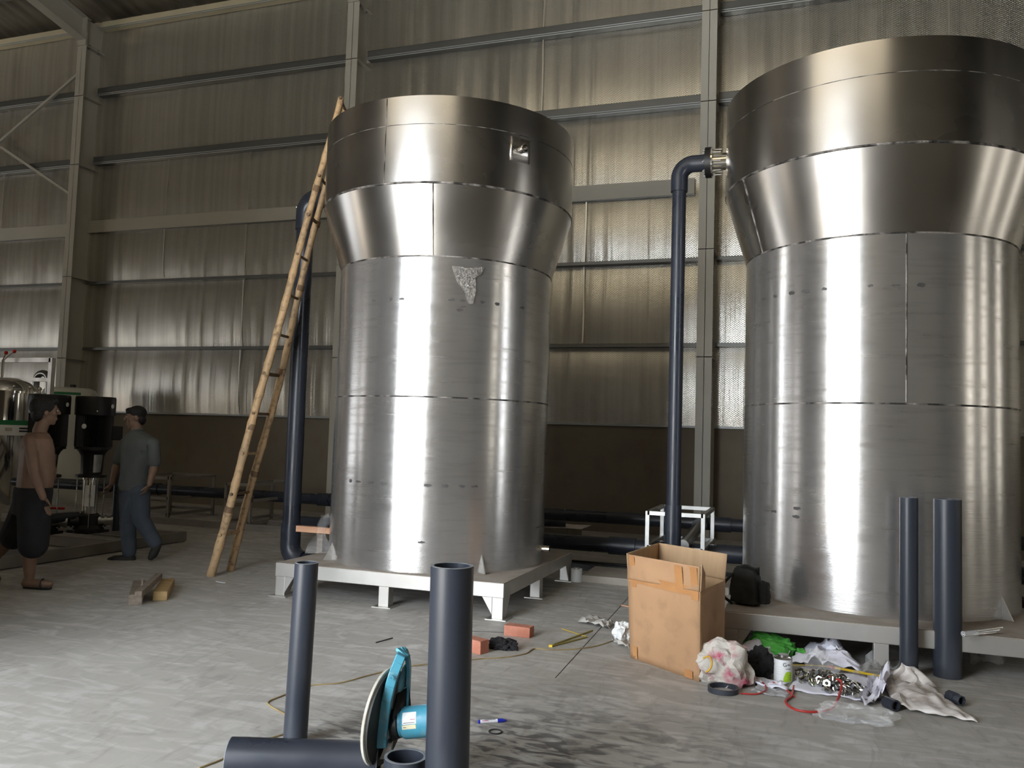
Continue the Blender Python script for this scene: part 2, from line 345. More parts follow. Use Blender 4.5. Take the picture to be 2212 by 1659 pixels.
    def prism(s, poly, ex):
        """poly: 3D points of one face; ex: extrusion vector"""
        n = len(poly); ex = Vector(ex); p = [Vector(q) for q in poly]
        return s.add(p+[q+ex for q in p], [tuple(range(n))[::-1], tuple(range(n, 2*n))] + [(i, (i+1) % n, n+(i+1) % n, n+i) for i in range(n)])
    def grid(s, fn, nu, nv):
        k = len(s.v)
        for j in range(nv+1):
            for i in range(nu+1): s.v.append(Vector(fn(i/nu, j/nv)))
        for j in range(nv):
            for i in range(nu):
                a = k+j*(nu+1)+i; s.f.append((a, a+1, a+nu+2, a+nu+1)); s.mi.append(s.cur)
        return s
    def build(s, name, mats, parent=None, smooth=True, angle=40, bevel=0, fix=True, loc=None):
        off = wloc(parent) if parent else (Vector(loc) if loc is not None else Vector((0, 0, 0)))
        me = bpy.data.meshes.new(name); me.from_pydata([v-off for v in s.v], [], s.f)
        ms = mats if isinstance(mats, (list, tuple)) else [mats]
        for m in ms: me.materials.append(M[m])
        for p, i in zip(me.polygons, s.mi): p.material_index = i
        if fix:
            bm = bmesh.new(); bm.from_mesh(me); bmesh.ops.recalc_face_normals(bm, faces=bm.faces); bm.to_mesh(me); bm.free()
        if smooth:
            for p in me.polygons: p.use_smooth = True
            try: me.set_sharp_from_angle(angle=radians(angle))
            except Exception: pass
        o = bpy.data.objects.new(name, me); COL.objects.link(o); WL[o.name] = off
        if parent: o.parent = parent
        else: o.location = off
        if bevel:
            md = o.modifiers.new('bevel', 'BEVEL'); md.width = bevel; md.segments = 2; md.limit_method = 'ANGLE'
        return o
def solid(o, t, off=-1):
    md = o.modifiers.new('thick', 'SOLIDIFY'); md.thickness = t; md.offset = off; return o
def arc(c, a, b, n=8):
    """quarter bend points from c+a to c+b (a, b perpendicular, equal length radius vectors from centre)"""
    c, a, b = Vector(c), Vector(a), Vector(b); return [c + a*cos(t*pi/2/n) + b*sin(t*pi/2/n) for t in range(n+1)]
def catmull(pts, n=8):
    P = [Vector(p) for p in pts]; P = [P[0]*2-P[1]] + P + [P[-1]*2-P[-2]]; out = []
    for i in range(1, len(P)-2):
        for k in range(n):
            t = k/n; a, b, c, d = P[i-1:i+3]
            out.append(.5*((2*b)+(c-a)*t+(2*a-5*b+4*c-d)*t*t+(3*b-a-3*c+d)*t**3))
    out.append(P[-2]); return out

# ------------------------------------------------------------------ structure
XL, XR = -30.0, 11.2
WALLY = 12.52
mb = MB(); mb.add([(XL, -9, 0), (XR+2, -9, 0), (XR+2, 13, 0), (XL, 13, 0)], [(0, 1, 2, 3)])
tag(mb.build('floor', 'floor', smooth=False, fix=False), kind='structure')
# saw-cut joints in the slab
mb = MB()
for a, b in (((-1.60, 12.4), (-1.34, 4.8)), ((-2.45, 5.60), (-1.99, 5.72))):
    mb.bar((*a, .0012), (*b, .0012), .004, .002)
tag(mb.build('trim_1', 'ink', smooth=False), kind='structure')
# back wall: rendered masonry below, foil insulation above sagging between the girts
GZ = [1.66, 2.84, 4.12, 5.25, 6.56, 7.92, 9.25]
SILL = 1.62
mb = MB(); mb.box((XL, WALLY+.02, 0), (XR, WALLY+.25, SILL))
tag(mb.build('wall_back', 'plaster', smooth=False), kind='structure')
mb = MB(); mb.box((XL, WALLY-.03, SILL), (XR, WALLY+.2, SILL+.035)); tag(mb.build('trim_2', 'sill', smooth=False), kind='structure')
random.seed(4)
def foil(u, v):
    z = SILL+.03+(9.55-SILL)*v; x = XL+(XR-XL)*u
    fr = 0
    for a, b in zip(GZ, GZ[1:]):
        if a <= z <= b: fr = (z-a)/(b-a)
    sag = .022*sin(pi*fr)**.7 if 0 < fr < 1 else 0
    wv = .0035*sin(x*2*pi/.31+.8*sin(x*1.7)) + .010*sin(x*2*pi/1.12+sin(x*.9)*1.5)
    return (x, WALLY - .02 - sag - (wv+.02)*(.35+.65*(sin(pi*fr) if 0 < fr < 1 else .2)), z)
mb = MB(); mb.grid(foil, 1400, 84); tag(mb.build('wall_back_insulation', 'foil', angle=180, fix=False), kind='structure')
for k, (xs_, z0_, z1_) in enumerate(((-9.55, 1.70, 7.85), (-3.98, 6.6, 9.2), (-15.6, 1.7, 9.1), (1.9, 6.6, 9.2), (-11.4, 4.2, 6.5), (-3.2, 2.9, 5.2))):
    mb = MB(); mb.grid(lambda u, v: (xs_+.025*u+.006*sin(9*v), WALLY-.075, z0_+(z1_-z0_)*v), 1, 12); tag(mb.build('trim_%d' % (k+3), 'eave' if False else 'seam', fix=False), kind='structure')
# roof underside, rising toward the middle of the building
def roof(u, v):
    x = XL+(XR-XL)*u; y = 12.6 + (-2.2-12.6)*v; return (x, y, 9.42+.19*(12.6-y) + .012*sin(x*2*pi/.3))
mb = MB(); mb.grid(roof, 800, 6); tag(mb.build('ceiling', 'roof', angle=180, fix=False), kind='structure')
# near side wall with the big open door, gables
mb = MB()
for x0, x1, z0, z1 in ((XL, -27, 0, 6.9), (-27, -22, 4.3, 6.9), (-22, DX0, 0, 6.9), (DX0, DX1, DZ, 6.9), (DX1, XR, 0, 6.9), (XL, XR, 6.9, 12.4)):
    mb.box((x0, FY-.12, z0), (x1, FY, z1))
tag(mb.build('wall_front', 'sheet_in', smooth=False), kind='structure')
mb = MB(); mb.box((-9, FY, 6.3), (1, FY+.02, 10.7)); tag(mb.build('window_1', 'whitepl', smooth=False), kind='structure')
mb = MB(); mb.box((-8.2, 2.2, 0), (-4.65, 2.35, 5.2)); tag(mb.build('wall_light_blocker', 'plaster', smooth=False), kind='structure')  # added out-of-view screen that shades the left floor and the men
mb = MB(); mb.box((XL-.2, -1.6, 0), (XL, 12.7, 12)); tag(mb.build('wall_left', 'plaster', smooth=False), kind='structure')
mb = MB()
ys = [-1.6, 3.42, 3.78, 6.15, 6.45, 9.42, 9.78, 12.7]
for i in range(0, 8, 2): mb.box((XR, ys[i], 0), (XR+.15, ys[i+1], 12))
mb.box((XR, -1.6, 5.3), (XR+.15, 12.7, 12)); mb.box((XR, -1.6, 0), (XR+.15, 12.7, .7))
tag(mb.build('wall_right', 'sheet_in', smooth=False), kind='structure')

# steel columns on the long wall (H section), beams, girts, rafter, braces
YC0, YC1 = 12.0, 12.50
cols = [(-19.15, None), (-13.23, 'grey steel H column at the far left, carrying the rafter'), (-7.24, 'grey steel H column rising behind the left tank'), (-1.285, 'grey steel H column between the two tanks, beside the right riser')]
for i, (cx, lab) in enumerate(cols):
    c = thing('steel_column', (cx, 12.25, 0), lab or 'grey steel H column beyond the far left column', 'column')
    top = 9.26
    mb = MB(); mb.box((cx-.11, YC0, .02), (cx+.11, YC0+.012, top-.28 if i != 3 else 9.3)); mb.build('front_flange', 'paint', c, smooth=False)
    mb = MB(); mb.box((cx-.11, YC1-.012, .02), (cx+.11, YC1, top)); mb.build('back_flange', 'paint', c, smooth=False)
    mb = MB(); mb.box((cx-.004, YC0, .02), (cx+.004, YC1, top)); mb.build('web', 'paint', c, smooth=False)
    for z in (7.72, 6.36, 4.18, 2.62):
        mb = MB(); mb.box((cx-.11, YC0, z), (cx+.11, YC1, z+.012)); mb.build('stiffener', 'paint', c, smooth=False)
    mb = MB(); mb.box((cx-.16, YC0-.06, 0), (cx+.16, YC1-.01, .025)); mb.build('base_plate', 'paint', c, smooth=False)
    # rafter above this column, climbing toward the viewer
    r = thing('roof_rafter', (cx, 12, 8.9), {0: 'grey steel roof rafter beyond the far left column', 1: 'grey tapered steel roof rafter on the far left column', 2: 'grey steel roof rafter above the left tank column', 3: 'grey steel roof rafter above the column between the tanks'}[i], 'rafter')
    dd = Vector((0, -1, .19)).normalized(); nn = Vector((0, .19, 1)).normalized()
    y1 = 1.5
    Lr = (12.0-y1)
    a = Vector((cx, 12.0, 8.83)); b_ = a+Vector((0, -Lr, .19*Lr))
    for nm, o_, w_, h_ in (('bottom_flange', 0, .22, .012), ('top_flange', .43, .22, .012)):
        mb = MB(); mb.bar(a+nn*o_, b_+nn*o_, w_, h_, nn); mb.build(nm, 'paint', r, smooth=False)
    mb = MB(); mb.prism([a+Vector((-.004, 0, 0)), b_+Vector((-.004, 0, 0)), b_+nn*.43+Vector((-.004, 0, 0)), a+nn*.43+Vector((-.004, 0, 0))], (.008, 0, 0)); mb.build('web', 'paint', r, smooth=False)
    mb = MB(); mb.prism([(cx-.008, 12.014, 8.83), (cx-.008, 12.486, 8.8), (cx-.008, 12.486, 9.28), (cx-.008, 12.014, 9.28)], (.016, 0, 0)); mb.build('knee_plate', 'paint', r, smooth=False)
    mb = MB(); mb.box((cx-.11, 11.975, 8.72), (cx+.11, 11.998, 9.27)); mb.build('end_plate', 'paint', r, smooth=False)
    mb = MB(); mb.box((cx-.1, 12.0, 8.72), (cx+.1, 12.5, 8.735))
    mb.build('seat_plate', 'paint', r, smooth=False)
    for k, (yy, zz) in enumerate(((12.12, 8.75), (12.35, 8.75))):
        mb = MB(); mb.tube([(cx+.05, yy, zz-.05), (cx+.05, yy, zz+.03)], .018, 6); mb.build('bolt', 'galv', r)
# wide beams halfway up, bay by bay
bays = [(-30, -19.04, None), (-19.04, -13.34, 'wide painted steel beam left of the far left column'), (-13.34, -7.13, 'wide painted steel beam between the far left column and the left tank'), (-7.13, -1.395, 'wide painted steel beam between the two tank columns'), (-1.395, 11.1, 'wide painted steel beam behind the right tank')]
for x0, x1, lab in bays:
    if lab is None: continue
    t = thing('wall_beam', (x0, 12.35, 5.12), lab, 'beam')
    ya, yb = (12.42, 12.45)
    z0, z1 = (5.13, 5.37) if x0 > -15 else (5.08, 5.34)
    mb = MB(); mb.box((x0+(.33 if x0 > -8 else (-.04 if x0 > -14 else .2)), ya-.01, z0), (x1-.115, ya+.01, z1)); mb.build('face_plate', 'paint', t, smooth=False)
    mb = MB(); mb.box((x0+.35, ya-.01, z0-.01), (x1-.115, yb+.02, z0+.002)); mb.build('lower_lip', 'galv', t, smooth=False)
# galvanised girts
girt_lab = ['lowest thin steel girt, just above the pipework sill band', None, 'second thin steel girt above the sill, under the wide beam', None, 'thin steel girt directly above the wide beam', 'topmost thin steel girt on the foil wall']
for z, lab in ((2.84, 'lowest thin steel girt across the foil wall'), (4.12, 'thin steel girt across the foil wall, next below the wide beam'), (6.54, 'thin steel girt across the foil wall, next above the wide beam'), (7.92, 'highest thin steel girt across the foil wall'), (9.27, 'steel eave strut where foil wall meets the roof')):
    t = thing('wall_girt', (0, 12.45, z), lab, 'girt')
    h = .055 if z < 5 else .15
    mb = MB()
    for a, b in zip([XL]+[c[0]+.115 for c in cols], [c[0]-.115 for c in cols]+[XR]):
        mb.box((a, 12.36 if z < 5 else 12.33, z-h/2), (b, 12.365 if z < 5 else 12.335, z+h/2))
        mb.box((a, 12.36 if z < 5 else 12.33, z+h/2-.004), (b, 12.47, z+h/2))
        mb.box((a, 12.33, z-h/2), (b, 12.47, z-h/2+.004))
    mb.build('web', 'galv' if z < 9 else 'eave', t, smooth=False)
    if z > 6:
        mb = MB()
        for a, b in zip([XL]+[c[0]+.115 for c in cols], [c[0]-.115 for c in cols]+[XR]):
            for k in range(2): mb.tube([(a, 12.325, z-h/2+.028-.03*k), (b, 12.325, z-h/2+.028-.03*k)], .009, 8)
        mb.build('rolled_lip', 'sill', t)
# purlins under the roof
for k, y in enumerate((11.3, 9.9, 8.5, 7.1, 5.7)):
    z = 9.36+.19*(12.6-y)
    mb = MB(); mb.box((XL, y-.03, z-.17), (XR, y+.03, z-.01))
    tag(mb.build('roof_purlin', 'galv', smooth=False, loc=(-16, y, z)), ['steel roof purlin nearest the eave', 'steel roof purlin, second from the eave', 'steel roof purlin, third from the eave', 'steel roof purlin, fourth from the eave', 'steel roof purlin, fifth from the eave'][k], 'purlin')
# cross braces in the leftmost bay
for a, b, lab in (((-13.35, 12.2, 8.36), (-19.0, 12.2, 4.95), 'angle brace sloping down to the left in the far left bay'), ((-13.35, 12.28, 5.76), (-19.0, 12.28, 9.0), 'angle brace rising to the left in the far left bay')):
    mb = MB(); mb.bar(a, b, .05, .05); tag(mb.build('cross_brace', 'paint', smooth=False, loc=a), lab, 'brace')

# ------------------------------------------------------------------ tanks and their stands
TR, TT = .985, 1.16
def make_tank(cx, cy, which):
    Z0 = .28
    t = thing('steel_tank', (cx, cy, Z0), ('tall stainless steel tank with flared top, bamboo ladder leaning on it' if which == 0 else 'tall stainless steel tank with flared top, nearer one cut off by the right edge'), 'tank')
    c = (cx, cy, 0)
    mb = MB(); mb.lathe([(TR, Z0), (TR, 1.0), (TR, 1.71), (TR, 2.3), (TR, 2.88), (TR-.006, 2.88), (TR-.006, Z0)], c, seg=160, closed=True); mb.build('lower_cylinder', 'steel_film', t)
    mb = MB(); mb.lathe([(TR, 2.88), (TT, 3.45), (TT-.006, 3.45), (TR-.006, 2.88)], c, seg=160, closed=True); mb.build('cone_section', 'steel', t)
    mb = MB(); mb.lathe([(TT, 3.45), (TT, 4.175), (TT-.006, 4.175), (TT-.006, 3.45)], c, seg=160, closed=True); mb.build('upper_cylinder', 'steel', t)
    # horizontal weld beads
    for z, r, q in ((3.45, TT, .010), (2.882, TR, .0095), (1.712, TR, .0085), (3.935, TT, .0042)):
        mb = MB(); mb.lathe([(r-.004, z-q*1.1), (r+q*.3, z-q*.5), (r+q*.3, z+q*.5), (r-.004, z+q*1.1)], c, seg=160, closed=True); mb.build('weld_seam', 'weld', t)
    # vertical seams, found at their azimuths
    def seam(px, py, r, z0, r1, z1, n=6):
        p = None; d = _ray(px, py); o2 = Vector((cx, cy)); D = Vector((d.x, d.y)); A = D.dot(D); B = -2*D.dot(o2); C = o2.dot(o2)-r*r
        tt = (-B-sqrt(max(0, B*B-4*A*C)))/2/A; q = D*tt - o2; a = atan2(q.y, q.x)
        mb = MB(); mb.tube([(cx+cos(a)*(r+(r1-r)*k/n+.0005), cy+sin(a)*(r+(r1-r)*k/n+.0005), z0+(z1-z0)*k/n) for k in range(n+1)], .0042, 6); mb.build('weld_seam', 'weld', t); return a
    if which == 0:
        seam(833, 300, TT, 3.46, TT, 4.17); seam(936, 470, 1.07, 2.9, 1.07, 2.9, 1)
        a = None
        d = _ray(938, 470); 
        def az(px, py, r):
            d = _ray(px, py); o2 = Vector((cx, cy)); D = Vector((d.x, d.y)); A = D.dot(D); B = -2*D.dot(o2); C = o2.dot(o2)-r*r
            q = D*((-B-sqrt(max(0, B*B-4*A*C)))/2/A)-o2; return atan2(q.y, q.x)
        a = az(936, 470, 1.07)
        mb = MB(); mb.tube([(cx+cos(a)*(TR+.002), cy+sin(a)*(TR+.002), 2.885), (cx+cos(a)*(TT+.002), cy+sin(a)*(TT+.002), 3.448)], .005, 6); mb.build('weld_seam', 'weld', t)
        # socket with reinforcing plate on the upper cylinder
        a = az(1124, 320, TT); u = Vector((cos(a), sin(a), 0)); tv = Vector((-sin(a), cos(a), 0)); pc = Vector((cx, cy, 3.805))+u*TT
        mb = MB(); mb.grid(lambda s_, v_: Vector((cx, cy, 3.805-.10+.2*v_))+Vector((cos(a+(s_-.5)*.17), sin(a+(s_-.5)*.17), 0))*(TT+.004), 8, 2); o = mb.build('reinforcing_plate', 'steel', t); solid(o, .004, 1)
        mb = MB(); mb.pipe(pc, pc+u*.075, .032, .026, 24); mb.lathe([(.032, .05), (.036, .053), (.036, .07), (.032, .073)], pc, u, 24); mb.build('threaded_socket', 'polished', t)
        a = az(1168, 1212, TR-.002) ; a = max(a, -10); u = Vector((cos(a), sin(a), 0)); pc = Vector((cx, cy, .41))+u*(TR-.01)
        dirv = Vector((.93, -.10, .0)).normalized()
        mb = MB(); mb.pipe(pc, pc+u*.085, .030, .024, 24); mb.build('drain_socket', 'polished', t)
        gus = [az(1040, 1235, TR), az(716, 1210, TR+.0), 1.2]
        spots = [(800, .0), (818, 2.53), (868, 2.53), (905, 2.53), (975, 2.53), (1028, 2.53), (1074, 2.52), (1120, 2.50)]
        spots = [(p, 2.52) for p in (808, 842, 868, 975, 1000, 1043, 1074, 1128)] + [(p, .99) for p in (757, 774, 800, 828, 924, 961, 998, 1025)] + [(915, .53), (1002, 2.47), (994, 2.44)]
    else:
        def az(px, py, r):
            d = _ray(px, py); o2 = Vector((cx, cy)); D = Vector((d.x, d.y)); A = D.dot(D); B = -2*D.dot(o2); C = o2.dot(o2)-r*r
            q = D*((-B-sqrt(max(0, B*B-4*A*C)))/2/A)-o2; return atan2(q.y, q.x)
        a = az(1958, 700, TR)
        mb = MB(); mb.tube([(cx+cos(a)*(TR+.001), cy+sin(a)*(TR+.001), z) for z in (1.72, 2.3, 2.875)], .005, 6); mb.build('weld_seam', 'weld', t)
        a = az(1627, 480, 1.07)
        mb = MB(); mb.tube([(cx+cos(a)*(TR+.002), cy+sin(a)*(TR+.002), 2.885), (cx+cos(a)*(TT+.002), cy+sin(a)*(TT+.002), 3.448)], .005, 6); mb.build('weld_seam', 'weld', t)
        gus = [az(2165, 1350, TR), 2.6]
        spots = [(p, 2.52) for p in (1650, 1674, 1710, 1740, 1780, 1880, 1935, 1990)] + [(1672, .92), (1720, .9), (1722, .96)]
        # side nozzle with flange on the left, feeding the riser
        nz = Vector((cx-TT+.005, 7.30, 3.865))
        nz.x = cx - sqrt(TT**2-(7.30-cy)**2)+.005
        mb = MB(); mb.pipe(nz+Vector((.02, 0, 0)), nz+Vector((-.15, 0, 0)), .075, .07, 40); mb.build('nozzle', 'polished', t)
        mb = MB(); mb.lathe([(.075, 0), (.10, 0), (.10, .006), (.075, .006)], nz+Vector((-.012, 0, 0)), (1, 0, 0), 32, closed=True); mb.build('nozzle_collar', 'steel', t)
        mb = MB(); mb.lathe([(.07, 0), (.13, 0), (.13, .014), (.07, .014)], nz+Vector((-.165, 0, 0)), (1, 0, 0), 40, closed=True); mb.build('nozzle_flange', 'polished', t)
    for k, a in enumerate(gus):
        u = Vector((cos(a), sin(a), 0)); tv = Vector((-sin(a), cos(a), 0)); p = Vector((cx, cy, Z0+.001))+u*(TR)
        mb = MB(); mb.prism([p-tv*.004, p+u*.075-tv*.004, p+Vector((0, 0, .15))-tv*.004], tv*.008); mb.build('gusset_plate', 'frame', t, smooth=False)
    # ink/grease dabs left along the hoop marks
    for px, z in spots:
        mb = MB()
        y_ = 1050 if z < 1.5 else 650
        a = az(px, y_, TR); wd = random.uniform(.017, .034); hh = random.uniform(.007, .014)
        pts = [Vector((cx, cy, z+random.uniform(-.004, .004)))+Vector((cos(a+wd*cos(q*pi/6)), sin(a+wd*cos(q*pi/6)), 0))*(TR+.0015)+Vector((0, 0, hh*sin(q*pi/6))) for q in range(12)]
        mb.add(pts, [tuple(range(12))]); mb.build('grease_dab', 'grease', t, smooth=False, fix=False)
    return t
T1 = (-3.16, 7.13); T2 = (.56, 7.11)
tank1 = make_tank(*T1, 0); tank2 = make_tank(*T2, 1)

def make_stand(x0, x1, y0, y1, label, dusty=True):
    t = thing('tank_stand', ((x0+x1)/2, (y0+y1)/2, 0), label, 'stand')
    zt, zb = .275, .165
    for lo, hi in (((x0, y0, zb), (x1, y0+.05, zt)), ((x0, y1-.05, zb), (x1, y1, zt)), ((x0, y0+.0505, zb), (x0+.05, y1-.0505, zt)), ((x1-.05, y0+.0505, zb), (x1, y1-.0505, zt)), (((x0+x1)/2-.03, y0+.051, zb), ((x0+x1)/2+.03, y1-.051, zt-.006)), ((x0+.051, (y0+y1)/2-.03, zb+.01), (x1-.051, (y0+y1)/2+.03, zt-.012))):
        mb = MB(); mb.box(lo, hi); mb.build('frame_rail', 'frame', t, smooth=False, bevel=.004)
    mb = MB(); mb.box((x0+.004, y0+.004, zt-.003), (x1-.004, y1-.004, zt+.004)); mb.build('deck_plate', 'dusty', t, smooth=False)
    xs = [x0+.05, (x0+x1)/2, x1-.05]; ys_ = [y0+.05, (y0+y1)/2, y1-.05]
    for i, x in enumerate(xs):
        for j, y in enumerate(ys_):
            if i == 1 and j == 1: continue
            mb = MB(); mb.box((x-.045, y-.045, .006), (x+.045, y+.045, zb-.0005))
            if j == 0 and i != 1:
                sx = 1 if i == 0 else -1
                mb.prism([(x+sx*.045, y-.045, zb), (x+sx*.13, y-.045, zb), (x+sx*.045, y-.045, .03)], (0, .008, 0))
            if i != 1 and j != 1:
                sy = 1 if j == 0 else -1
                mb.prism([(x+.045, y+sy*.045, zb), (x+.045, y+sy*.13, zb), (x+.045, y+sy*.045, .03)], (-.008, 0, 0))
            lg = mb.build('leg', 'frame', t, smooth=False, bevel=.003)
            mb = MB(); mb.box((x-.085, y-.085, 0), (x+.085, y+.085, .007)); mb.build('foot_plate', 'frame', lg, smooth=False)
    return t
stand1 = make_stand(-4.19, -2.13, 6.09, 8.12, 'square stainless steel stand with box legs under the left tank')
stand2 = make_stand(-.47, 1.49, 5.86, 8.10, 'square stainless steel stand under the right tank, behind the paper litter')

# torn film scraps on tank 1
def film_patch(name, parent, cx, cy, r, poly_px, mat='milky'):
    pts = []
    for px, py in poly_px:
        d = _ray(px, py); o2 = Vector((cx, cy)); D = Vector((d.x, d.y)); A = D.dot(D); B = -2*D.dot(o2); C = o2.dot(o2)-r*r
        t_ = (-B-sqrt(max(0, B*B-4*A*C)))/2/A; pts.append(O+d*t_)
    mb = MB(); c = sum(pts, Vector())/len(pts); out = [p + (p-Vector((cx, cy, p.z))).normalized()*random.uniform(0, .02) for p in pts]
    mb.add([c+(c-Vector((cx, cy, c.z))).normalized()*.015]+out, [(0, i+1, (i+1) % len(out)+1) for i in range(len(out))])
    o = mb.build(name, mat, parent); bm = bmesh.new(); bm.from_mesh(o.data)
    for _ in range(4): bmesh.ops.subdivide_edges(bm, edges=bm.edges[:], cuts=1, use_grid_fill=True)
    for v in bm.verts:
        wpt = v.co+wloc(parent); u = Vector((wpt.x-cx, wpt.y-cy, 0)); k = u.length; n_ = abs(noise.noise(wpt*22))*.026+abs(noise.noise(wpt*60))*.012
        q = u.normalized()*(r+.002+n_); v.co = Vector((cx+q.x, cy+q.y, wpt.z+noise.noise(wpt*30)*.01))-wloc(parent)
    bm.to_mesh(o.data); bm.free(); o.data.set_sharp_from_angle(angle=radians(12)); return o
film_patch('torn_film_scrap', tank1, *T1, TR+.008, [(976, 574), (1010, 580), (1045, 578), (1038, 592), (1026, 600), (1028, 625), (1022, 655), (1012, 658), (1000, 625), (985, 605)], 'crinkle')
# loose flap of film at the lower left of tank 1
b0 = Vector((-4.02, 6.66, .3))
mb = MB(); mb.grid(lambda u, v: b0+Vector((-.02-.16*u*(1-v)+.02*sin(9*v+3*u), -.12*u+.02*sin(11*v), .36*v*(1-.15*u)+.0)), 10, 14); mb.build('loose_film_flap', 'clear', tank1)

# ------------------------------------------------------------------ pipework
def path_pipe(mb, pts, r, seg=28): mb.tube(pts, r, seg)
# riser of the left tank: from the ground elbow up behind the ladder, elbow into the tank
RX, RY, RR = -4.86, 7.30, .088
t = thing('plastic_riser_pipe', (RX, RY, .1), 'dark plastic riser pipe standing behind the bamboo ladder, left of left tank', 'pipe')
mb = MB(); mb.tube([(RX, RY, .34), (RX, RY, 3.62)], RR, 36); mb.build('straight_pipe', 'pvc', t)
mb = MB(); mb.tube([(RX, RY, .46), (RX, RY, .25)]+[(p.x, p.y, p.z) for p in arc((RX+.16, RY, .25), (-.16, 0, 0), (0, 0, -.16), 8)], .100, 36); mb.build('bottom_elbow', 'pvc', t)
mb = MB(); mb.tube([(RX+.14, RY+.0, .09), (RX+1.1, RY+.50, .09)], RR-.01, 30); mb.build('foot_pipe', 'pvc', t)
mb = MB(); mb.tube([(RX, RY, 3.48), (RX, RY, 3.65)]+arc((RX+.15, RY, 3.65), (-.15, 0, 0), (0, 0, .15), 8)+[(RX+.22, RY, 3.80)], .102, 36); mb.build('top_elbow', 'pvc', t)
mb = MB(); mb.tube([(RX+.15, RY, 3.8), (RX+.46, RY, 3.8)], .07, 30); mb.build('branch_pipe', 'pvc', t)
mb = MB(); mb.ell((RX-.06, RY-.085, 3.70), .014); mb.build('bolt_head', 'chrome', t)
# riser of the right tank
RX, RY, RR = -1.01, 7.30, .060
RX = WY(1462, 700, 7.30).x
t = thing('plastic_riser_pipe', (RX, RY, .1), 'dark plastic riser pipe with flanged elbow, left of the right tank', 'pipe')
mb = MB(); mb.tube([(RX, RY, .1), (RX, RY, 3.73)], RR, 36); mb.build('straight_pipe', 'pvc', t)
mb = MB(); mb.tube([(RX, RY, .08), (RX, RY, .86)], RR+.011, 36); mb.build('lower_coupling', 'pvc', t)
ez = 3.865
mb = MB(); mb.tube([(RX, RY, 3.62), (RX, RY, 3.745)]+arc((RX+.12, RY, 3.745), (-.12, 0, 0), (0, 0, .12), 10)+[(RX+.22, RY, ez)], RR+.014, 36); mb.build('top_elbow', 'pvc', t)
fx = (T2[0] - sqrt(TT**2-(7.30-T2[1])**2)+.005) - .165
mb = MB(); mb.tube([(RX+.20, RY, ez), (RX+.30, RY, ez)], RR, 32); mb.build('pipe_stub', 'pvc', t)
mb = MB(); mb.tube([(RX+.24, RY, ez), (fx-.03, RY, ez)], RR+.022, 36); mb.build('flange_adaptor', 'pvc', t)
mb = MB(); mb.tube([(fx-.05, RY, ez), (fx, RY, ez)], .133, 40); mb.build('backing_flange', 'black', t)
for k in range(8):
    a = k*pi/4+.2; mb = MB(); mb.tube([(fx-.07, RY+.108*cos(a), ez+.108*sin(a)), (fx+.085, RY+.108*cos(a), ez+.108*sin(a))], .007, 8); mb.tube([(fx-.062, RY+.108*cos(a), ez+.108*sin(a)), (fx-.05, RY+.108*cos(a), ez+.108*sin(a))], .014, 6); mb.build('flange_bolt', 'chrome', t)
# horizontal headers behind the tanks
def hpipe(p0, p1, r, label, couplings=(), name='plastic_header_pipe'):
    t = thing(name, p0, label, 'pipe'); mb = MB(); mb.tube([p0, p1], r, 32); mb.build('straight_pipe', 'pvc', t)
    p0, p1 = Vector(p0), Vector(p1); d = (p1-p0).normalized()
    for x, ln in couplings:
        s_ = (x-p0.x)/d.x; mb = MB(); mb.tube([p0+d*(s_-ln/2), p0+d*(s_+ln/2)], r+.014, 32); mb.build('pipe_coupling', 'pvc', t)
    return t
def hz(px, py, Y): return WY(px, py, Y).z
HY = 10.6
pa = WY(330, 1058, HY); pb = WY(1600, 1133, HY)
hpipe((pa.x-2.6, HY, (pa.z+pb.z)/2-.0), (4.5, HY, (pa.z+pb.z)/2), .080, 'upper dark plastic header pipe running behind both tanks', ((WY(702, 1072, HY).x, .2), (WY(1560, 1130, HY).x, .22), (WY(335, 1050, HY).x, .2)))
UZ = (pa.z+pb.z)/2
LY = 9.2; pl = WY(1240, 1172, LY)
hpipe((WY(640, 1125, LY).x, LY, pl.z), (4.0, LY, pl.z), .085, 'lower dark plastic header pipe running behind both tanks near the floor', ((WY(1345, 1180, LY).x, .3), (WY(1580, 1185, LY).x, .3)))
LZ = pl.z
# tee branch coming forward from the upper header, grey
ta = WY(1517, 1130, HY); tb = WY(1478, 1160, LY-.2)
t = thing('branch_pipe_run', (ta.x, HY, UZ), 'grey shiny branch pipe joining the headers behind the right riser', 'pipe')
mb = MB(); mb.tube([(ta.x, HY-.05, UZ+.01), (ta.x-.02, LY-.25, UZ-.09)], .062, 28); mb.build('straight_pipe', 'dullmetal', t)
mb = MB(); mb.tube([(ta.x, HY+.02, UZ+.01), (ta.x, HY-.32, UZ)], .088, 28); mb.build('tee_socket', 'pvc', t)
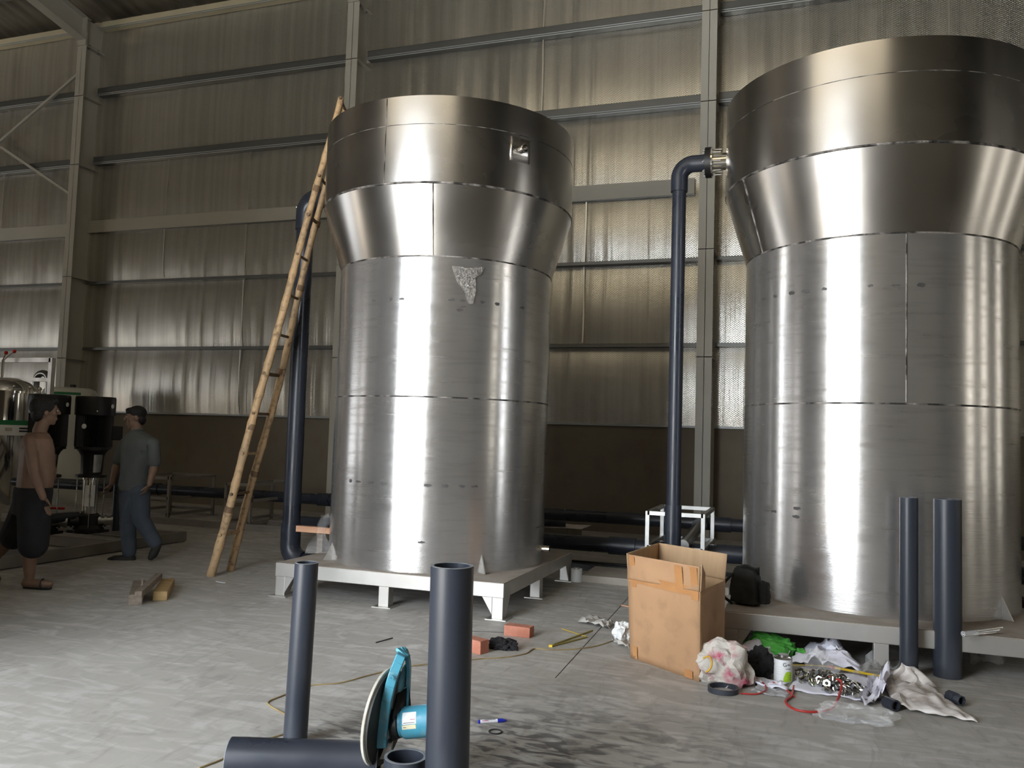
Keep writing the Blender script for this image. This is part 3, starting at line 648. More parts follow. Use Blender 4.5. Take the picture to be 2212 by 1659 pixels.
# polished pipe racks
def rack(x0, x1, y0, y1, h, label, bars=(.5,), wbar=.04, mat='polished', floorrail=True):
    t = thing('pipe_rack', ((x0+x1)/2, (y0+y1)/2, 0), label, 'rack')
    for x in (x0, x1):
        for y in (y0, y1):
            mb = MB(); mb.box((x-wbar/2, y-wbar/2, .008), (x+wbar/2, y+wbar/2, h)); lg = mb.build('leg', mat, t, smooth=False)
            mb = MB(); mb.box((x-.06, y-.06, 0), (x+.06, y+.06, .008)); mb.build('foot_plate', mat, lg, smooth=False)
    for z in [h-wbar/2]+[h*b for b in bars]:
        mb = MB(); mb.box((x0, y0-wbar/2, z-wbar/2), (x1, y0+wbar/2, z+wbar/2)); mb.box((x0, y1-wbar/2, z-wbar/2), (x1, y1+wbar/2, z+wbar/2))
        mb.box((x0-wbar/2, y0, z-wbar/2), (x0+wbar/2, y1, z+wbar/2)); mb.box((x1-wbar/2, y0, z-wbar/2), (x1+wbar/2, y1, z+wbar/2)); mb.build('cross_bar', mat, t, smooth=False)
    return t
ra = WY(1412, 1100, 9.0); rb = WY(1513, 1140, 8.6)
rack(ra.x-.02, ra.x+.55, 8.75, 9.75, max(.2, ra.z), 'pale steel pipe rack around the right riser, behind the carton', bars=(.45,), mat='racksteel')
ra = WY(535, 1045, 9.9)
rack(WY(487, 1100, 9.9).x, WY(540, 1100, 9.9).x, 9.9, 11.0, WY(490, 1042, 9.9).z, 'steel pipe rack behind the foot of the bamboo ladder', bars=(.62, .12), mat='skid')
rack(WY(300, 1100, 10.1).x-.3, WY(363, 1100, 10.1).x, 10.1, 11.1, WY(363, 1030, 10.1).z, 'steel pipe rack behind the person in the grey shirt', bars=(.5, .14), mat='skid')
# low steel floor rails behind
for (p, q, Y, lab) in ((210, 690, 9.7, 'low steel floor channel running behind the ladder'), (545, 700, 10.3, 'short steel floor channel below the upper header, left of the left tank')):
    a = WY(p, 1120, Y); b = WY(q, 1140, Y)
    mb = MB(); mb.box((a.x, Y, 0), (b.x, Y+.10, .06)); mb.box((a.x, Y+.02, .06), (b.x, Y+.03, .09)); tag(mb.build('floor_channel', 'skid', smooth=False, loc=(a.x, Y, 0)), lab, 'rail')
a = WY(1238, 1200, 8.9); mb = MB(); mb.box((a.x-.2, 8.75, 0), (2.0, 8.85, .07)); mb.box((a.x-.2, 9.0, 0), (2.0, 9.06, .06)); tag(mb.build('floor_channel', 'black', smooth=False, loc=(a.x, 8.8, 0)), 'black steel floor channel behind the small tin', 'rail')
# concrete kerb/plinth right of stand 1
mb = MB(); mb.box((-2.02, 8.05, 0), (-.60, 8.68, .07)); tag(mb.build('steel_plinth', 'greyvinyl', smooth=False, loc=(-1.4, 8.3, 0), bevel=.004), 'low grey plinth plate on the floor between the stands', 'plinth')
# timber rail poking out between riser and tank
a = WY(640, 1141, 7.02); b = WY(712, 1150, 7.1)
mb = MB(); mb.obox(Vector((a.x+.42, 7.06, a.z-.005)), (.42, .02, -.002), (-.002, .03, 0), (0, 0, .028)); tag(mb.build('timber_batten', 'wood', smooth=False, loc=(a.x, 7.05, a.z)), 'sawn orange timber batten wedged between left riser and tank', 'timber')
mb = MB(); mb.box((a.x+.25, 7.0, 0.0), (a.x+.31, 7.05, a.z-.034)); tag(mb.build('timber_prop', 'wood_old', smooth=False, loc=(a.x+.28, 7.02, 0)), 'short timber prop under the orange batten', 'timber')
# loose pipes lying behind tank 1 on a white cloth
pp = G(1222, 1128, .25)
for k, (dx, dy, r, lab) in enumerate(((0, 0, .062, 'loose grey pipe lying on cloth behind left tank, nearer one'), (-.22, .35, .062, 'loose grey pipe lying on cloth behind left tank, farther one'))):
    a = Vector((pp.x+dx, pp.y+dy, r+.187)); b = a+Vector((-1.7, -.5, 0))
    mb = MB(); mb.pipe(a, b, r, r-.008, 24); tag(mb.build('loose_pipe', 'pvc_dusty', loc=a), lab, 'pipe')
mb = MB(); mb.grid(lambda u, v: (pp.x-1.2+1.45*u, pp.y-.35+.6*v+.25*u-.1*sin(pi*v), .176+.006*abs(sin(9*u+5*v))), 12, 8); tag(mb.build('dust_cloth', 'rag', loc=pp), 'white cloth spread under loose pipes behind left tank', 'cloth')
mb = MB(); mb.box((pp.x-1.3, pp.y-.3, 0), (pp.x+.12, pp.y+.45, .17)); tag(mb.build('storage_plinth', 'plaster', smooth=False, loc=pp), 'low dark block under the cloth and loose pipes behind left tank', 'plinth')
# small tin behind
def tin(loc, r, h, label, mat='tingrey'):
    t = thing('paint_tin', loc, label, 'can'); x, y, z = loc
    mb = MB(); mb.lathe([(0, z), (r, z), (r+.002, z+.004), (r, z+.008), (r, z+h-.008), (r+.003, z+h-.004), (r, z+h), (r-.01, z+h), (r-.012, z+h-.006), (0, z+h-.006)], (x, y, 0), seg=28); mb.build('body', mat, t)
    mb = MB(); mb.lathe([(0, z+h+.012), (.026, z+h+.012), (.028, z+h), (.028, z+h-.006)], (x, y, 0), seg=20); mb.build('cap', 'tingrey', t)
    return t
pt = G(1245, 1256)
tin((pt.x, pt.y, 0), .055, .125, 'small pale grey solvent tin standing behind the left stand', 'label')

# ------------------------------------------------------------------ bamboo ladder
lad = thing('bamboo_ladder', (-5.25, 6.75, 0), 'long bamboo ladder leaning against the left tank', 'ladder')
f1, f2 = Vector((-5.243, 6.585, .0)), Vector((-5.288, 6.93, .0))
t1, t2 = WY(737, 212, 6.88), WY(746, 236, 7.16)
def bamboo(a, b, r0, r1, n, seed):
    rnd = random.Random(seed); pts = []; rr = []; d = b-a; x, y = basis(d)
    N_ = n*6
    for i in range(N_+1):
        u = i/N_; node = (i % 6 == 0) and 0 < i < N_
        w = Vector((0, 0, 0)) + x*(.018*sin(7*u+seed)) + y*(.014*sin(11*u+2*seed)); 
        pts.append(a+d*u+w*min(1, 4*u*(1-u)+.0)); rr.append((r0+(r1-r0)*u)*(1.10 if node else (1.0 if i % 6 in (1, 5) else .965)))
    mb = MB(); mb.tube(pts, rr, 16); return mb
bamboo(f1, t1, .042, .030, 16, 1).build('rail', 'bamboo', lad)
bamboo(f2, t2, .040, .029, 15, 5).build('rail', 'bamboo', lad)
for k in range(12):
    u = .085+k*.083
    pa_ = f1+(t1-f1)*u; pb_ = f2+(t2-f2)*u; d = (pb_-pa_).normalized()
    mb = MB(); mb.tube([pa_-d*.05, pa_+(pb_-pa_)*.5+Vector((0, 0, -.004)), pb_+d*.04], .018 if k % 4 == 0 else .014, 10)
    mb.build('rung', 'bamboo' if k in (0, 2) else 'bamboo_dark', lad)
for k, (rail, u) in enumerate(((0, .13), (0, .30), (0, .53), (0, .80), (1, .20), (1, .42), (1, .60), (1, .74), (1, .88))):
    A_, B_ = (f1, t1) if rail == 0 else (f2, t2); p = A_+(B_-A_)*u; q = A_+(B_-A_)*(u+.012)
    mb = MB(); mb.tube([p, q], .0425-.011*u, 14); mb.build('scorched_band', 'bamboo_dark', lad)

# ------------------------------------------------------------------ cardboard carton
FLb, FRb = Vector((-1.021, 5.457, 0)), Vector((-.543, 5.090, 0)); sv = Vector((.10, .50, 0)); H_ = .525
FLt, FRt = FLb+Vector((-.025, -.005, H_-.02)), FRb+Vector((-.004, 0, H_)); BRb, BLb = FRb+sv, FLb+sv
BRt, BLt = BRb+Vector((.0, .0, H_)), BLb+Vector((-.01, 0, H_))
box = thing('cardboard_carton', (-.78, 5.5, 0), 'open brown cardboard carton with taped flaps standing on the floor', 'box')
def panel(name, pts, mats, parent, th=.006, n=None):
    mb = MB(); a, b, c, d = [Vector(p) for p in pts]
    nrm = (b-a).cross(d-a).normalized()
    mb.grid(lambda u, v: (a*(1-u)+b*u)*(1-v)+(d*(1-u)+c*u)*v + nrm*(.006*sin(pi*u)*sin(pi*v)*sin(5*u+3*v)), 12, 12)
    o = mb.build(name, mats, parent); md = solid(o, th, 0).modifiers['thick']
    if isinstance(mats, (list, tuple)) and len(mats) > 1: md.material_offset = 1; md.material_offset_rim = 1
    return o
panel('front_panel', [FLb, FRb, FRt, FLt], ['card', 'card_in'], box)
panel('right_panel', [FRb, BRb, BRt, FRt], ['card', 'card_in'], box)
panel('back_panel', [BRb, BLb, BLt, BRt], ['card', 'card_in'], box)
panel('left_panel', [BLb, FLb, FLt, BLt], ['card', 'card_in'], box)
panel('bottom_panel', [FLb+Vector((0, 0, .004)), FRb+Vector((0, 0, .004)), BRb+Vector((0, 0, .004)), BLb+Vector((0, 0, .004))], ['card', 'card_in'], box)
fo = Vector((-.004, -.006, .0))
panel('front_flap', [FLt+fo, FRt+fo, FRt+Vector((.0, -.02, .148)), FLt+Vector((.0, -.02, .160))], ['card', 'card_in'], box)
panel('back_flap', [BLt, BRt, BRt+Vector((.01, .03, .165)), BLt+Vector((.0, .0, .165))], ['card', 'card_in'], box)
panel('left_flap', [FLt, BLt, BLt+Vector((.0, .0, .165)), FLt+Vector((-.01, -.015, .165))], ['card', 'card_in'], box)
panel('right_flap', [FRt+Vector((.004, 0, 0)), FRt+Vector((.02, .09, .0)), FRt+Vector((.02, .07, .10)), FRt+Vector((.010, -.012, .165))], ['card', 'card_in'], box)
# tape strips on front panel and flap
fr = (FRb-FLb).normalized(); nf = Vector((fr.y, -fr.x, 0)); wF = (FRb-FLb).length
def tp(u0, u1, z0, z1, off=.009, base=FLb):
    mb = MB(); 
    def q(u, v):
        s_ = u0+(u1-u0)*u; z = z0+(z1-z0)*v; lean = .02*max(0, (z-H_)/.16); return FLb+fr*wF*s_+nf*(off+.001+lean+.003*sin(8*s_)*sin(z*9))+Vector((-.022*(z/H_)*(1-s_), 0, z))
    mb.grid(q, 14, 8); return mb.build('parcel_tape', 'tape', box)
tp(.015, .985, .49, .545, .012); tp(.06, .13, .46, .66, .012); tp(.70, .80, .50, .655, .013); tp(.90, .99, .47, .665, .012); tp(.06, .13, .02, .085, .009); tp(.82, .93, .005, .05, .009); tp(.10, .13, .008, .06, .010)

# ------------------------------------------------------------------ foreground pipes
def cutpipe(name, a, b, ro, ri, label, mat='pvc_dusty'):
    t = thing(name, a, label, 'pipe'); a, b = Vector(a), Vector(b); L_ = (b-a).length
    mb = MB(); mb.lathe([(ri, .001), (ro, .001), (ro, L_-.001), (ri, L_-.001)], a, b-a, 56, closed=True); mb.build('pipe_wall', mat, t)
    for s_ in (0, L_): 
        mb = MB(); mb.lathe([(ri+.0004, s_-.002+(.002 if s_ else 0)), (ro-.0004, s_-.002+(.002 if s_ else 0)), (ro-.0004, s_+(.0015 if s_ else .002)), (ri+.0004, s_+(.0015 if s_ else .002))], a, b-a, 56, closed=True); mb.build('sawn_edge', 'pvc_cut', t)
    return t
pL = G(637, 1604)
cutpipe('pipe_offcut', (pL.x, pL.y, .001), (pL.x+.012, pL.y+.01, .803), .0535, .0445, 'tall dusty dark pipe standing on end at front left, behind the lying pipe')
pB = Vector((-1.235, 2.955, .001)); tB = (PB(932, 1222, pB)+PB(1022, 1222, pB))/2
cutpipe('pipe_offcut', pB, tB, .0825, .069, 'widest dark pipe standing on end in the front centre, beside the blue machine', 'pvc_dusty')
p1_ = G(1963, 1462); cutpipe('pipe_offcut', (p1_.x, p1_.y, .001), (p1_.x+.0, p1_.y, 1.105), .0535, .045, 'thinner dark pipe standing on end before the right tank')
p2_ = G(2051, 1468); cutpipe('pipe_offcut', (p2_.x, p2_.y+.07, .001), (p2_.x, p2_.y+.07, 1.10), .082, .07, 'thicker dark pipe standing on end before the right tank')
la = G(497, 1632, .08); lb = PB(830, 1650, (-1.7, 3.05, 0))
la = Vector((-2.155, 2.885, .081)); lb = Vector((-1.590, 3.085, .081))
cutpipe('pipe_offcut', la, lb, .080, .068, 'dark pipe lying on its side at the lower left front', 'pvc')
rgt = PB(876, 1634, (-1.43, 2.99)); rg = Vector((rgt.x, rgt.y, .001))
cutpipe('pipe_ring_offcut', rg, rgt, .0825, .070, 'short wide pipe offcut ring standing under the blue machine')

# ------------------------------------------------------------------ blue machine: heated plate with guard frame
gb = Vector((-1.565, 3.085, 0)); RTf = Vector((RT.x, RT.y, 0)).normalized(); FWf = Vector((FW.x, FW.y, 0)).normalized()
mac = thing('plate_welding_machine', gb, 'blue hand-held machine with a big black round plate, standing on edge', 'power tool')
# plate: axis mostly along camera right, tilted toward us
ax = (RTf*.955 - FWf*.28 + Vector((0, 0, -.06))).normalized()
pc = PB(832, 1548, gb, .03)
R_ = .190
mb = MB(); mb.lathe([(0, -.006), (R_-.004, -.006), (R_-.004, .006), (0, .006)], pc+ax*.006, ax, 64); mb.build('coated_plate', 'ptfe', mac)
mb = MB(); mb.lathe([(R_-.010, -.014), (R_, -.014), (R_+.003, -.002), (R_-.002, .002), (R_-.010, .002)], pc, ax, 64, closed=True); mb.lathe([(0, -.014), (R_-.005, -.014)], pc, ax, 64); mb.build('plate_rim', 'cream', mac)
# frame: flat bar loop traced side-on, wide in depth
def P2(px, py, off=0): return PB(px, py, gb, off)
outer = [(866, 1405), (880, 1408), (884, 1425), (883, 1450), (880, 1500), (880, 1530)]
strip = [(820, 1610), (820, 1590), (824, 1550), (830, 1510), (837, 1480), (846, 1450), (855, 1428), (861, 1413)]
mb = MB(); pts = [P2(x+7, y, -.02) for x, y in strip]
for a_, b_ in zip(pts, pts[1:]): mb.bar(a_, b_+(b_-a_).normalized()*.004, .040, .075, FWf)
mb.build('guard_bar', 'blue', mac, bevel=.004)
pts = catmull([P2(866, 1411, -.02), P2(877, 1413, .02), P2(883, 1440, .05), P2(882, 1480, .06), P2(880, 1530, .06)], 5)
mb = MB()
for a_, b_ in zip(pts, pts[1:]): mb.bar(a_, b_+(b_-a_).normalized()*.005, .014, .06, FWf)
mb.build('handle_arch', 'blue', mac, bevel=.003)
mb = MB(); mb.add([P2(858, 1495, .0), P2(860, 1470, .01), P2(870, 1440, .04), P2(880, 1428, .06), P2(881, 1450, .06), P2(876, 1478, .05), P2(866, 1494, .02)], [tuple(range(7))]); o = mb.build('inner_shield', 'bluelight', mac, fix=False); solid(o, .006)
mb = MB(); mb.add([P2(843, 1600, -.02), P2(846, 1540, -.02), P2(856, 1500, .0), P2(880, 1480, .05), P2(884, 1530, .05), P2(868, 1590, .03)], [tuple(range(6))]); o = mb.build('back_casting', 'black', mac, fix=False); solid(o, .012)
hub0, hub1 = P2(862, 1562, .02), P2(960, 1553, .0)
dh = (hub1-hub0).normalized()
mb = MB(); mb.lathe([(0, 0), (.048, 0), (.054, .006), (.054, .016), (.060, .020), (.063, .03), (.063, .17), (0, .17)], hub0, hub1-hub0, 40); mb.build('motor_body', 'blue', mac)
mb = MB(); mb.lathe([(0, -.03), (.055, -.03), (.058, 0), (.04, .012), (0, .012)], hub0, hub1-hub0, 32); mb.build('hub_collar', 'black', mac)
# label on the barrel (curved patch, facing the viewer)
def barrel_patch(c, d, r, s0, s1, a0, a1, name, mat):
    d = d.normalized(); toward = (O-c); toward = (toward-d*toward.dot(d)).normalized(); side = d.cross(toward)
    mb = MB(); mb.grid(lambda u, v: c+d*(s0+(s1-s0)*u)+(toward*cos(a0+(a1-a0)*v)+side*sin(a0+(a1-a0)*v))*r, 6, 8)
    return mb.build(name, mat, mac)
lb_ = barrel_patch(hub0, dh, .0638, .030, .086, -.62, .12, 'rating_label', 'label')
barrel_patch(hub0, dh, .0639, .028, .084, .16, .42, 'warning_label', 'labelyel')
for a0, s0, s1, m_ in ((-.17, .062, .083, 'magenta'), (.02, .034, .080, 'ink'), (.28, .032, .045, 'ink')):
    barrel_patch(hub0, dh, .0643, s0, s1, a0, a0+.035, 'label_print', m_)
mb = MB(); q = P2(846, 1463, -.068); mb.lathe([(.004, 0), (.0095, 0), (.0095, .006), (.004, .006)], q, -FWf, 16, closed=True); mb.build('bushing', 'blue', mac)
mb = MB(); mb.prism([P2(833, 1606, -.03), P2(846, 1606, -.03), P2(842, 1640, -.03), P2(820, 1640, -.03)], FWf*.05); mb.build('foot_block', 'papergrey', mac, smooth=False)

# ------------------------------------------------------------------ small things on the front floor
a, b = G(1034, 1559, .008), G(1092, 1556, .008); d = (b-a).normalized()
pen = thing('marker_pen', a, 'white marker pen with blue cap lying right of the widest pipe', 'pen')
mb = MB(); mb.lathe([(0, 0), (.008, .0), (.009, .012), (.009, .095), (0, .095)], a, d, 20); mb.build('barrel', 'penwhite', pen)
mb = MB(); mb.lathe([(0, 0), (.0095, 0), (.0095, .008), (0, .008)], a-d*.002, d, 20); mb.build('end_plug', 'penblue', pen)
mb = MB(); mb.lathe([(.0098, .094), (.0098, .12), (.006, .13), (.004, .14), (0, .14)], a, d, 20); mb.build('cap', 'penblue', pen)
mb = MB(); sd = d.cross(Vector((0, 0, 1))); tw = (Vector((0, 0, .8))+(-FWf)*.6).normalized()
for k, (s0, s1, dz, c_) in enumerate(((.018, .05, .35, 'magenta'), (.03, .085, -.25, 'ink'))):
    u = tw*.0093; w_ = d.cross(tw)
    mb = MB(); mb.add([a+d*s0+tw*.0094+w_*(dz*.008-.0015), a+d*s1+tw*.0094+w_*(dz*.008-.0015), a+d*s1+tw*.0094+w_*(dz*.008+.0015), a+d*s0+tw*.0094+w_*(dz*.008+.0015)], [(0, 1, 2, 3)]); mb.build('barrel_print', c_, pen, smooth=False, fix=False)
rp = G(1070, 1582); mb = MB(); mb.lathe([(.030+.0035*cos(k*pi/4), .004+.0035*sin(k*pi/4)) for k in range(8)], (rp.x, rp.y, 0), seg=36, closed=True); tag(mb.build('rubber_ring', 'rubber', loc=rp), 'thin black rubber ring on the floor below the marker pen', 'ring')
def brick(c, ang, size, label):
    c = Vector(c); u = Vector((cos(ang), sin(ang), 0)); v = Vector((-sin(ang), cos(ang), 0)); t = thing('brick', c, label, 'brick')
    mb = MB(); mb.obox(c+Vector((0, 0, size[2]/2)), u*size[0]/2, v*size[1]/2, Vector((0, 0, size[2]/2))); mb.build('fired_clay_block', 'brick', t, smooth=False, bevel=.003); return t
brick(Vector((-1.865, 5.69, 0)), -.05, (.195, .09, .072), 'whole red brick lying on the floor right of centre, near the black rag')
brick(Vector((-1.985, 5.15, 0)), -.35, (.16, .085, .085), 'red brick half hidden behind the widest pipe')

def crumple(name, c, r, mat, label, cat, seed=0, amp=.4, sub=4, flat=1.0, freq=6, group=None, smooth=True, sharp=30):
    bm = bmesh.new(); bmesh.ops.create_icosphere(bm, subdivisions=sub, radius=1); rx, ry, rz = r
    for v in bm.verts:
        n_ = noise.noise(v.co*freq*.35+Vector((seed*7.1, 0, 0)))*amp + noise.noise(v.co*freq+Vector((0, seed*3.3, 0)))*amp*.5 - abs(noise.noise(v.co*freq*1.7+Vector((0, 0, seed))))*amp*.45
        q = v.co*(1+n_); v.co = Vector((q.x*rx, q.y*ry, max(q.z, -.62)*rz))
    zmin = min(v.co.z for v in bm.verts)
    for v in bm.verts: v.co.z -= zmin
    me = bpy.data.meshes.new(name); bm.to_mesh(me); bm.free(); me.materials.append(M[mat])
    for p in me.polygons: p.use_smooth = smooth
    try: me.set_sharp_from_angle(angle=radians(sharp))
    except Exception: pass
    o = bpy.data.objects.new(name, me); COL.objects.link(o); o.location = c; WL[o.name] = Vector(c)
    if label: tag(o, label, cat, group)
    return o
c = G(1085, 1402); crumple('black_rag', (c.x, c.y, 0), (.095, .055, .045), 'blackcloth', 'crumpled black rag on the floor between the two bricks', 'rag', 2, .5)
def sheet(name, poly, mat, label, cat, z=.004, amp=.02, seed=0, n=16, parent=None, hfn=None, thick=.001):
    """loose sheet draped over quad corners (ground points); noise-wrinkled"""
    a, b, c, d = [Vector(p) for p in poly]
    mb = MB()
    def fn(u, v):
        p = (a*(1-u)+b*u)*(1-v)+(d*(1-u)+c*u)*v
        e = 1+.0*u
        wob = Vector((noise.noise(Vector((u*3.1, v*2.7, seed))), noise.noise(Vector((u*2.9, v*3.3, seed+9))), 0))*.045
        h = z + amp*(abs(noise.noise(Vector((u*4, v*4, seed+3))))*1.6 + abs(noise.noise(Vector((u*9+seed, v*8, 1.5))))*.7)
        if hfn: h += hfn(u, v)
        return Vector((p.x, p.y, 0))+wob+Vector((0, 0, h))
    mb.grid(fn, n, n); o = mb.build(name, mat, parent, loc=None if parent else a, angle=28)
    solid(o, thick, 1)
    if label: tag(o, label, cat)
    return o
sheet('torn_grey_paper', [G(1248, 1345), G(1318, 1364), G(1325, 1350), G(1275, 1334)], 'papergrey', 'torn grey paper lying on the floor left of the carton', 'paper', amp=.035, seed=3, n=9)
crumple('crumpled_tissue', tuple(G(1345, 1385)), (.07, .08, .085), 'label', 'crumpled white tissue against the left side of the carton', 'tissue', 5, .42, freq=4)
sheet('pale_packing_sheet', [G(1322, 1388), G(1358, 1405), G(1362, 1370), G(1335, 1366)], 'papergrey', 'pale packing sheet poking out beside the carton', 'paper', amp=.03, seed=8, n=9)
# folding rule / brass strips and yellow ties
a, b = G(1190, 1396, .006), G(1268, 1376, .006); a2, b2 = G(1195, 1393, .006), G(1280, 1362, .006)
st = thing('strip_bundle', a, 'olive metal strips with a yellow end lying before the torn grey paper', 'strip')
mb = MB(); mb.bar(a, b, .014, .006); mb.build('strip', 'olive', st, smooth=False); mb = MB(); mb.bar(a2, b2, .010, .010); mb.build('strip', 'olive', st, smooth=False)
mb = MB(); mb.obox(a+Vector((0, 0, .003)), (.012, 0, 0), (0, .010, 0), (0, 0, .007)); mb.build('yellow_end', 'yellow', st, smooth=False)
mb = MB(); mb.bar(G(1214, 1358, .004), G(1266, 1375, .004), .007, .003); tag(mb.build('yellow_strap', 'yellow', smooth=False, loc=G(1214, 1358)), 'thin yellow strap crossing the olive metal strips', 'strap')
# tan cable snaking across the floor
cab = [G(*p, .004) for p in ((1335, 1380), (1290, 1395), (1240, 1402), (1190, 1404), (1155, 1401), (1135, 1412), (1090, 1420), (1040, 1423), (975, 1430), (880, 1440), (800, 1458), (735, 1475), (670, 1481), (618, 1500), (581, 1515), (584, 1525), (612, 1541), (640, 1560), (636, 1578), (560, 1602), (480, 1640), (430, 1659))]
mb = MB(); mb.tube(catmull(cab, 8), .0042, 8); tag(mb.build('tan_cable', 'cable', loc=G(1040, 1423)), 'thin tan cable snaking across the floor past the pipes', 'cable')
mb = MB(); mb.tube(catmull([G(812, 1388, .004), G(830, 1383, .006), G(848, 1378, .004)], 4), .004, 6); tag(mb.build('bent_wire', 'ink', loc=G(830, 1383)), 'short bent dark wire on the floor, left of the widest pipe', 'wire')
# timber offcuts left
def timber(p0, p1, wx, wz, mat, label, z0=0, name='timber_offcut'):
    p0 = Vector(p0); p1 = Vector(p1); mb = MB(); mb.bar(p0+Vector((0, 0, wz/2+z0)), p1+Vector((0, 0, wz/2+z0)), wx, wz); o = mb.build(name, mat, smooth=False, loc=p0, bevel=.006); tag(o, label, 'timber'); return o
a, b = G(292, 1308), G(300, 1275); timber(a, b, .10, .085, 'wood_old', 'weathered round-edged timber block, leftmost of the three offcuts')
a, b = G(345, 1298), G(362, 1268); timber(a, b, .11, .075, 'wood_yel', 'pale yellow timber block, rightmost of the three offcuts')
a, b = G(297, 1316), G(342, 1272); timber(a, b, .055, .05, 'wood_old', 'splintered grey timber stick lying across the middle of the offcuts', .086)
a = G(299, 1295); mb = MB(); mb.prism([a+Vector((0, 0, 0)), a+Vector((.02, .03, 0)), a+Vector((.01, .015, .17))], (.012, -.008, 0)); tag(mb.build('wood_wedge', 'wood_old', smooth=False, loc=a), 'thin upright wooden wedge among the offcuts', 'timber')
# crumbs
rnd = random.Random(9)
mb = MB(); mb.bar(G(467, 1256, .004), G(486, 1259, .004), .012, .005); tag(mb.build('paper_scrap', 'label', smooth=False, loc=G(467, 1256)), 'tiny white scraps on the floor at the ladder foot', 'scrap')
mb = MB(); mb.bar(G(1342, 1307, .005), G(1362, 1311, .005), .012, .008); tag(mb.build('wood_sliver', 'wood', smooth=False, loc=G(1342, 1307)), 'pale wood sliver sticking out left of the carton', 'sliver')

# ------------------------------------------------------------------ litter in front of right tank
# woven sack, magenta print
cs = G(1558, 1478); sk = crumple('woven_sack', (cs.x+.01, cs.y+.04, 0), (.165, .11, .155), 'sack', 'crumpled white woven sack with magenta print against the carton', 'sack', 11, .45, 4, freq=3.4, sharp=35)
WLs = Vector((cs.x+.01, cs.y+.04, 0))
def on_sack(px, py, rx, ry, mat, name, rot=0, hole=False):
    # flat patch projected onto the sack toward the viewer
    import mathutils
    dg = bpy.context.evaluated_depsgraph_get()
    pts = []
    ring = 18
    me = sk.data
    from mathutils.bvhtree import BVHTree
    bv = BVHTree.FromPolygons([v.co+WLs for v in me.vertices], [tuple(p.vertices) for p in me.polygons])
    vs_, fs = [], []
    for j, rr in enumerate((.55 if hole else 0.02, .8, 1.0)):
        for i in range(ring):
            a = 2*pi*i/ring; x = px+rr*(rx*cos(a)*cos(rot)-ry*sin(a)*sin(rot)); y = py+rr*(rx*cos(a)*sin(rot)+ry*sin(a)*cos(rot))
            d = _ray(x, y).normalized(); h = bv.ray_cast(O, d)
            if h[0] is None: return None
            vs_.append(h[0]-d*.003)
    for j in range(2):
        for i in range(ring): fs.append((j*ring+i, j*ring+(i+1) % ring, (j+1)*ring+(i+1) % ring, (j+1)*ring+i))
    mb = MB(); mb.add(vs_, fs); o = mb.build(name, mat, sk, fix=False); return o
WL[sk.name] = WLs
bpy.context.view_layer.update()
mb = MB(); mb.tube(catmull([PB(1519, 1422, WLs, -.10), PB(1532, 1418, WLs, -.11), PB(1538, 1432, WLs, -.12), PB(1533, 1446, WLs, -.12), PB(1525, 1452, WLs, -.11)], 5), .0055, 8); mb.build('stitching_string', 'sackyellow', sk)
c = G(1637, 1466); crumple('black_cloth_heap', (c.x, c.y+.05, 0), (.10, .08, .105), 'blackcloth', 'crumpled black cloth heap beside the white glue can', 'cloth', 21, .45, 4, freq=4)
# glue can
cc = G(1691, 1474); can = thing('glue_can', (cc.x, cc.y+.03, 0), 'white and lime glue can standing amid the paper litter', 'can'); cx, cy = cc.x, cc.y+.03
cr, ch_ = .052, .142
mb = MB(); mb.lathe([(0, 0), (cr, 0), (cr+.002, .003), (cr, .006), (cr, ch_-.006), (cr+.002, ch_-.003), (cr-.002, ch_), (cr-.006, ch_-.004), (cr-.016, ch_+.003), (.03, ch_+.004), (.03, ch_+.016), (0, ch_+.016)], (cx, cy, 0), seg=40); mb.build('body', 'tingrey', can)
mb = MB(); mb.lathe([(cr+.0008, .006), (cr+.0008, ch_-.008)], (cx, cy, 0), seg=40); mb.build('paper_label', 'label', can)
af = atan2(-cy, -cx)     # azimuth facing the viewer
def canpatch(a0, a1, z0, z1, mat, name, fn=None):
    mb = MB()
    def q(u, v):
        zt = z1 if fn is None else fn(u)
        return Vector((cx+cos(af+a0+(a1-a0)*u)*(cr+.0014), cy+sin(af+a0+(a1-a0)*u)*(cr+.0014), z0+(zt-z0)*v))
    mb.grid(q, 14, 4); return mb.build(name, mat, can, fix=False)
canpatch(.05, 1.15, .010, .06, 'lime', 'lime_print', lambda u: .060+.008*sin(pi*u)-(.03*max(0, .25-u)/.25))
for k in range(3): canpatch(.45, 1.05, .022+.011*k, .0235+.011*k, 'ink', 'label_text_line')
canpatch(.3, .9, .082, .085, 'ink', 'label_text_line')
for k in range(4): canpatch(-.95, -.15, .05+.014*k, .0508+.014*k, 'papergrey', 'label_text_line')
def text_on_can(body, a, z, size):
    cu = bpy.data.curves.new('label_letter', 'FONT'); cu.body = body; cu.size = size; cu.extrude = .0002; cu.materials.append(M['ink']); cu.align_x = 'CENTER'
    o = bpy.data.objects.new('label_letter', cu); COL.objects.link(o); o.parent = can
    A_ = af+a; u = Vector((cos(A_), sin(A_), 0)); o.location = Vector((u.x*(cr+.0022), u.y*(cr+.0022), z)); o.rotation_euler = (radians(90), 0, A_+pi/2)
    bpy.context.view_layer.update(); me = bpy.data.meshes.new_from_object(o.evaluated_get(bpy.context.evaluated_depsgraph_get())); q = bpy.data.objects.new('label_letter', me); COL.objects.link(q)
    q.parent = can; q.location = o.location; q.rotation_euler = o.rotation_euler; bpy.data.objects.remove(o); q.name = 'label_letter'
text_on_can('G', .18, .098, .032); text_on_can('66', .62, .104, .016)
